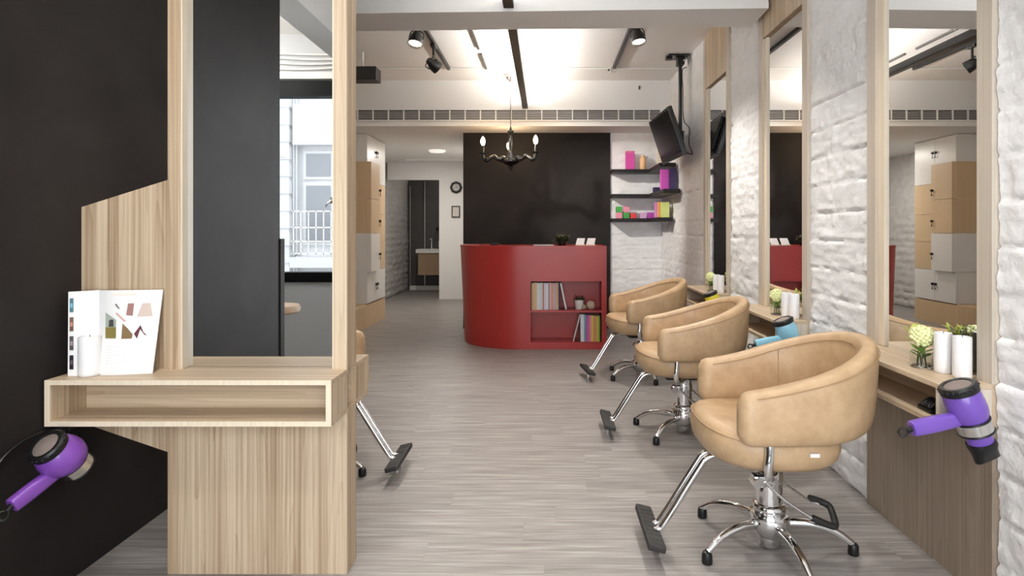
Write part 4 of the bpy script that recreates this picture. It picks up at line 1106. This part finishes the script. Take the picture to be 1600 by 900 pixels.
product('product_box', 'green cube carton under a pink one', pbox(c0 + .092, c0 + .092 + s_, 7.34, s_, z2, s_), GR, 'green')
product('product_box', 'pink cube carton stacked on a green one', pbox(c0 + .092, c0 + .092 + s_, 7.34, s_, z2 + s_ + .001, s_), PK, 'pink')
product('product_box', 'red cube carton on the lower corner shelf', pbox(c0 + .18, c0 + .18 + s_, 7.34, s_, z2, s_ * .9), RD, 'red')
product('product_box', 'pale lilac cube carton on the lower corner shelf', pbox(c0 + .305, c0 + .38, 7.34, s_, z2, s_), LI, 'lilac')
product('product_box', 'violet cube carton on the lower corner shelf', pbox(c0 + .40, c0 + .475, 7.34, s_, z2, s_), VI, 'violet')
product('product_box', 'upright mauve carton at wall arm of the lower shelf', (1.32, 1.375, 6.98, 7.05, z2, z2 + .185), (.66, .25, .58), 'mauve')
product('product_box', 'upright orange carton beside the mauve one', (1.34, 1.40, 6.90, 6.97, z2, z2 + .185), (.82, .38, .10), 'orange')
product('product_box', 'upright lime carton at end of the lower corner shelf', (1.36, 1.45, 6.80, 6.88, z2, z2 + .18), (.66, .74, .24), 'lime')

# ------------------------------------------------------------------ stool by the window (seen in the mirror)
stl = thing('salon_stool', 'round wooden-topped stool reflected in the mirror', 'stool', (-1.985, .03, 0))
bm = bmesh.new(); lathe(bm, [(.02, .645), (.15, .645), (.172, .66), (.175, .685), (.165, .705), (.02, .712)], 32); obj('seat', bm, plain('pale_beech', (.66, .48, .34)), stl, smooth=True)
bm = bmesh.new(); lathe(bm, [(.06, .63), (.06, .645), (.022, .63), (.022, .08), (.03, .06)], 16); obj('column', bm, M['chrome'], stl, smooth=True)
for k in range(5):
    a = 2 * PI * k / 5; bm = bmesh.new(); tube(bm, [(.0, .0, .085), (.12 * math.cos(a), .12 * math.sin(a), .075), (.23 * math.cos(a), .23 * math.sin(a), .045)], .012, 10, n=3); ball(bm, (.23 * math.cos(a), .23 * math.sin(a), .025), .025, 12)
    obj('leg', bm, M['chrome'], stl, smooth=True)

# ------------------------------------------------------------------ light
W = bpy.data.worlds.new('world'); S.world = W; W.use_nodes = True
bg = W.node_tree.nodes['Background']; bg.inputs[0].default_value = (.94, .97, 1.0, 1); bg.inputs[1].default_value = 1.7
def light(name, typ, loc, energy, col=(1, 1, 1), **k):
    l = bpy.data.lights.new(name, typ); l.energy = energy; l.color = col
    for a, b in k.items(): setattr(l, a, b)
    o = bpy.data.objects.new(name, l); C.objects.link(o); o.location = loc; return o
for i, (p, d) in enumerate(SPOTS):
    o = light('track_spot_beam', 'SPOT', p, 29 if i >= 3 else (150 if i == 1 else 70), (1, .955, .89), spot_size=D(50 if i == 1 else 95), spot_blend=.8, shadow_soft_size=.055)  # later entries are the added front-bay spots
    o.rotation_mode = 'QUATERNION'; o.rotation_quaternion = V((0, 0, -1)).rotation_difference(d)
for p in BULBS: light('bulb_glow', 'POINT', p, 2.6, (1, .68, .38), shadow_soft_size=.03)
light('corridor_glow', 'AREA', (-1.69, 9.1, LOW - .04), 16, (1, .94, .87), shape='DISK', size=.24)
light('added_bay_fill', 'POINT', (-2.75, -.2, CEIL - .25), 22, (1, .96, .90), shadow_soft_size=.12)  # fill below the added bay lamp
light('washroom_glow', 'POINT', (-1.9, 11.6, LOW - .15), 3.5, (1, .93, .85), shadow_soft_size=.08)
# added area lamp standing in for daylight through the unseen glazing
o = light('added_daylight', 'AREA', (0, -1.2, 1.5), 78, (.93, .965, 1.0), shape='RECTANGLE', size=2.6, size_y=2.6); o.rotation_euler = (PI / 2, 0, 0)

S.view_settings.view_transform = 'Standard'; S.view_settings.look = 'None'
S.view_settings.exposure = 0.74; S.view_settings.gamma = 1; S.view_settings.use_curve_mapping = False
S.cycles.use_denoising = True
S.cycles.max_bounces = 8; S.cycles.diffuse_bounces = 4; S.cycles.glossy_bounces = 5; S.cycles.transmission_bounces = 6; S.cycles.transparent_max_bounces = 8
S.cycles.sample_clamp_indirect = 6; S.cycles.caustics_reflective = False; S.cycles.caustics_refractive = False
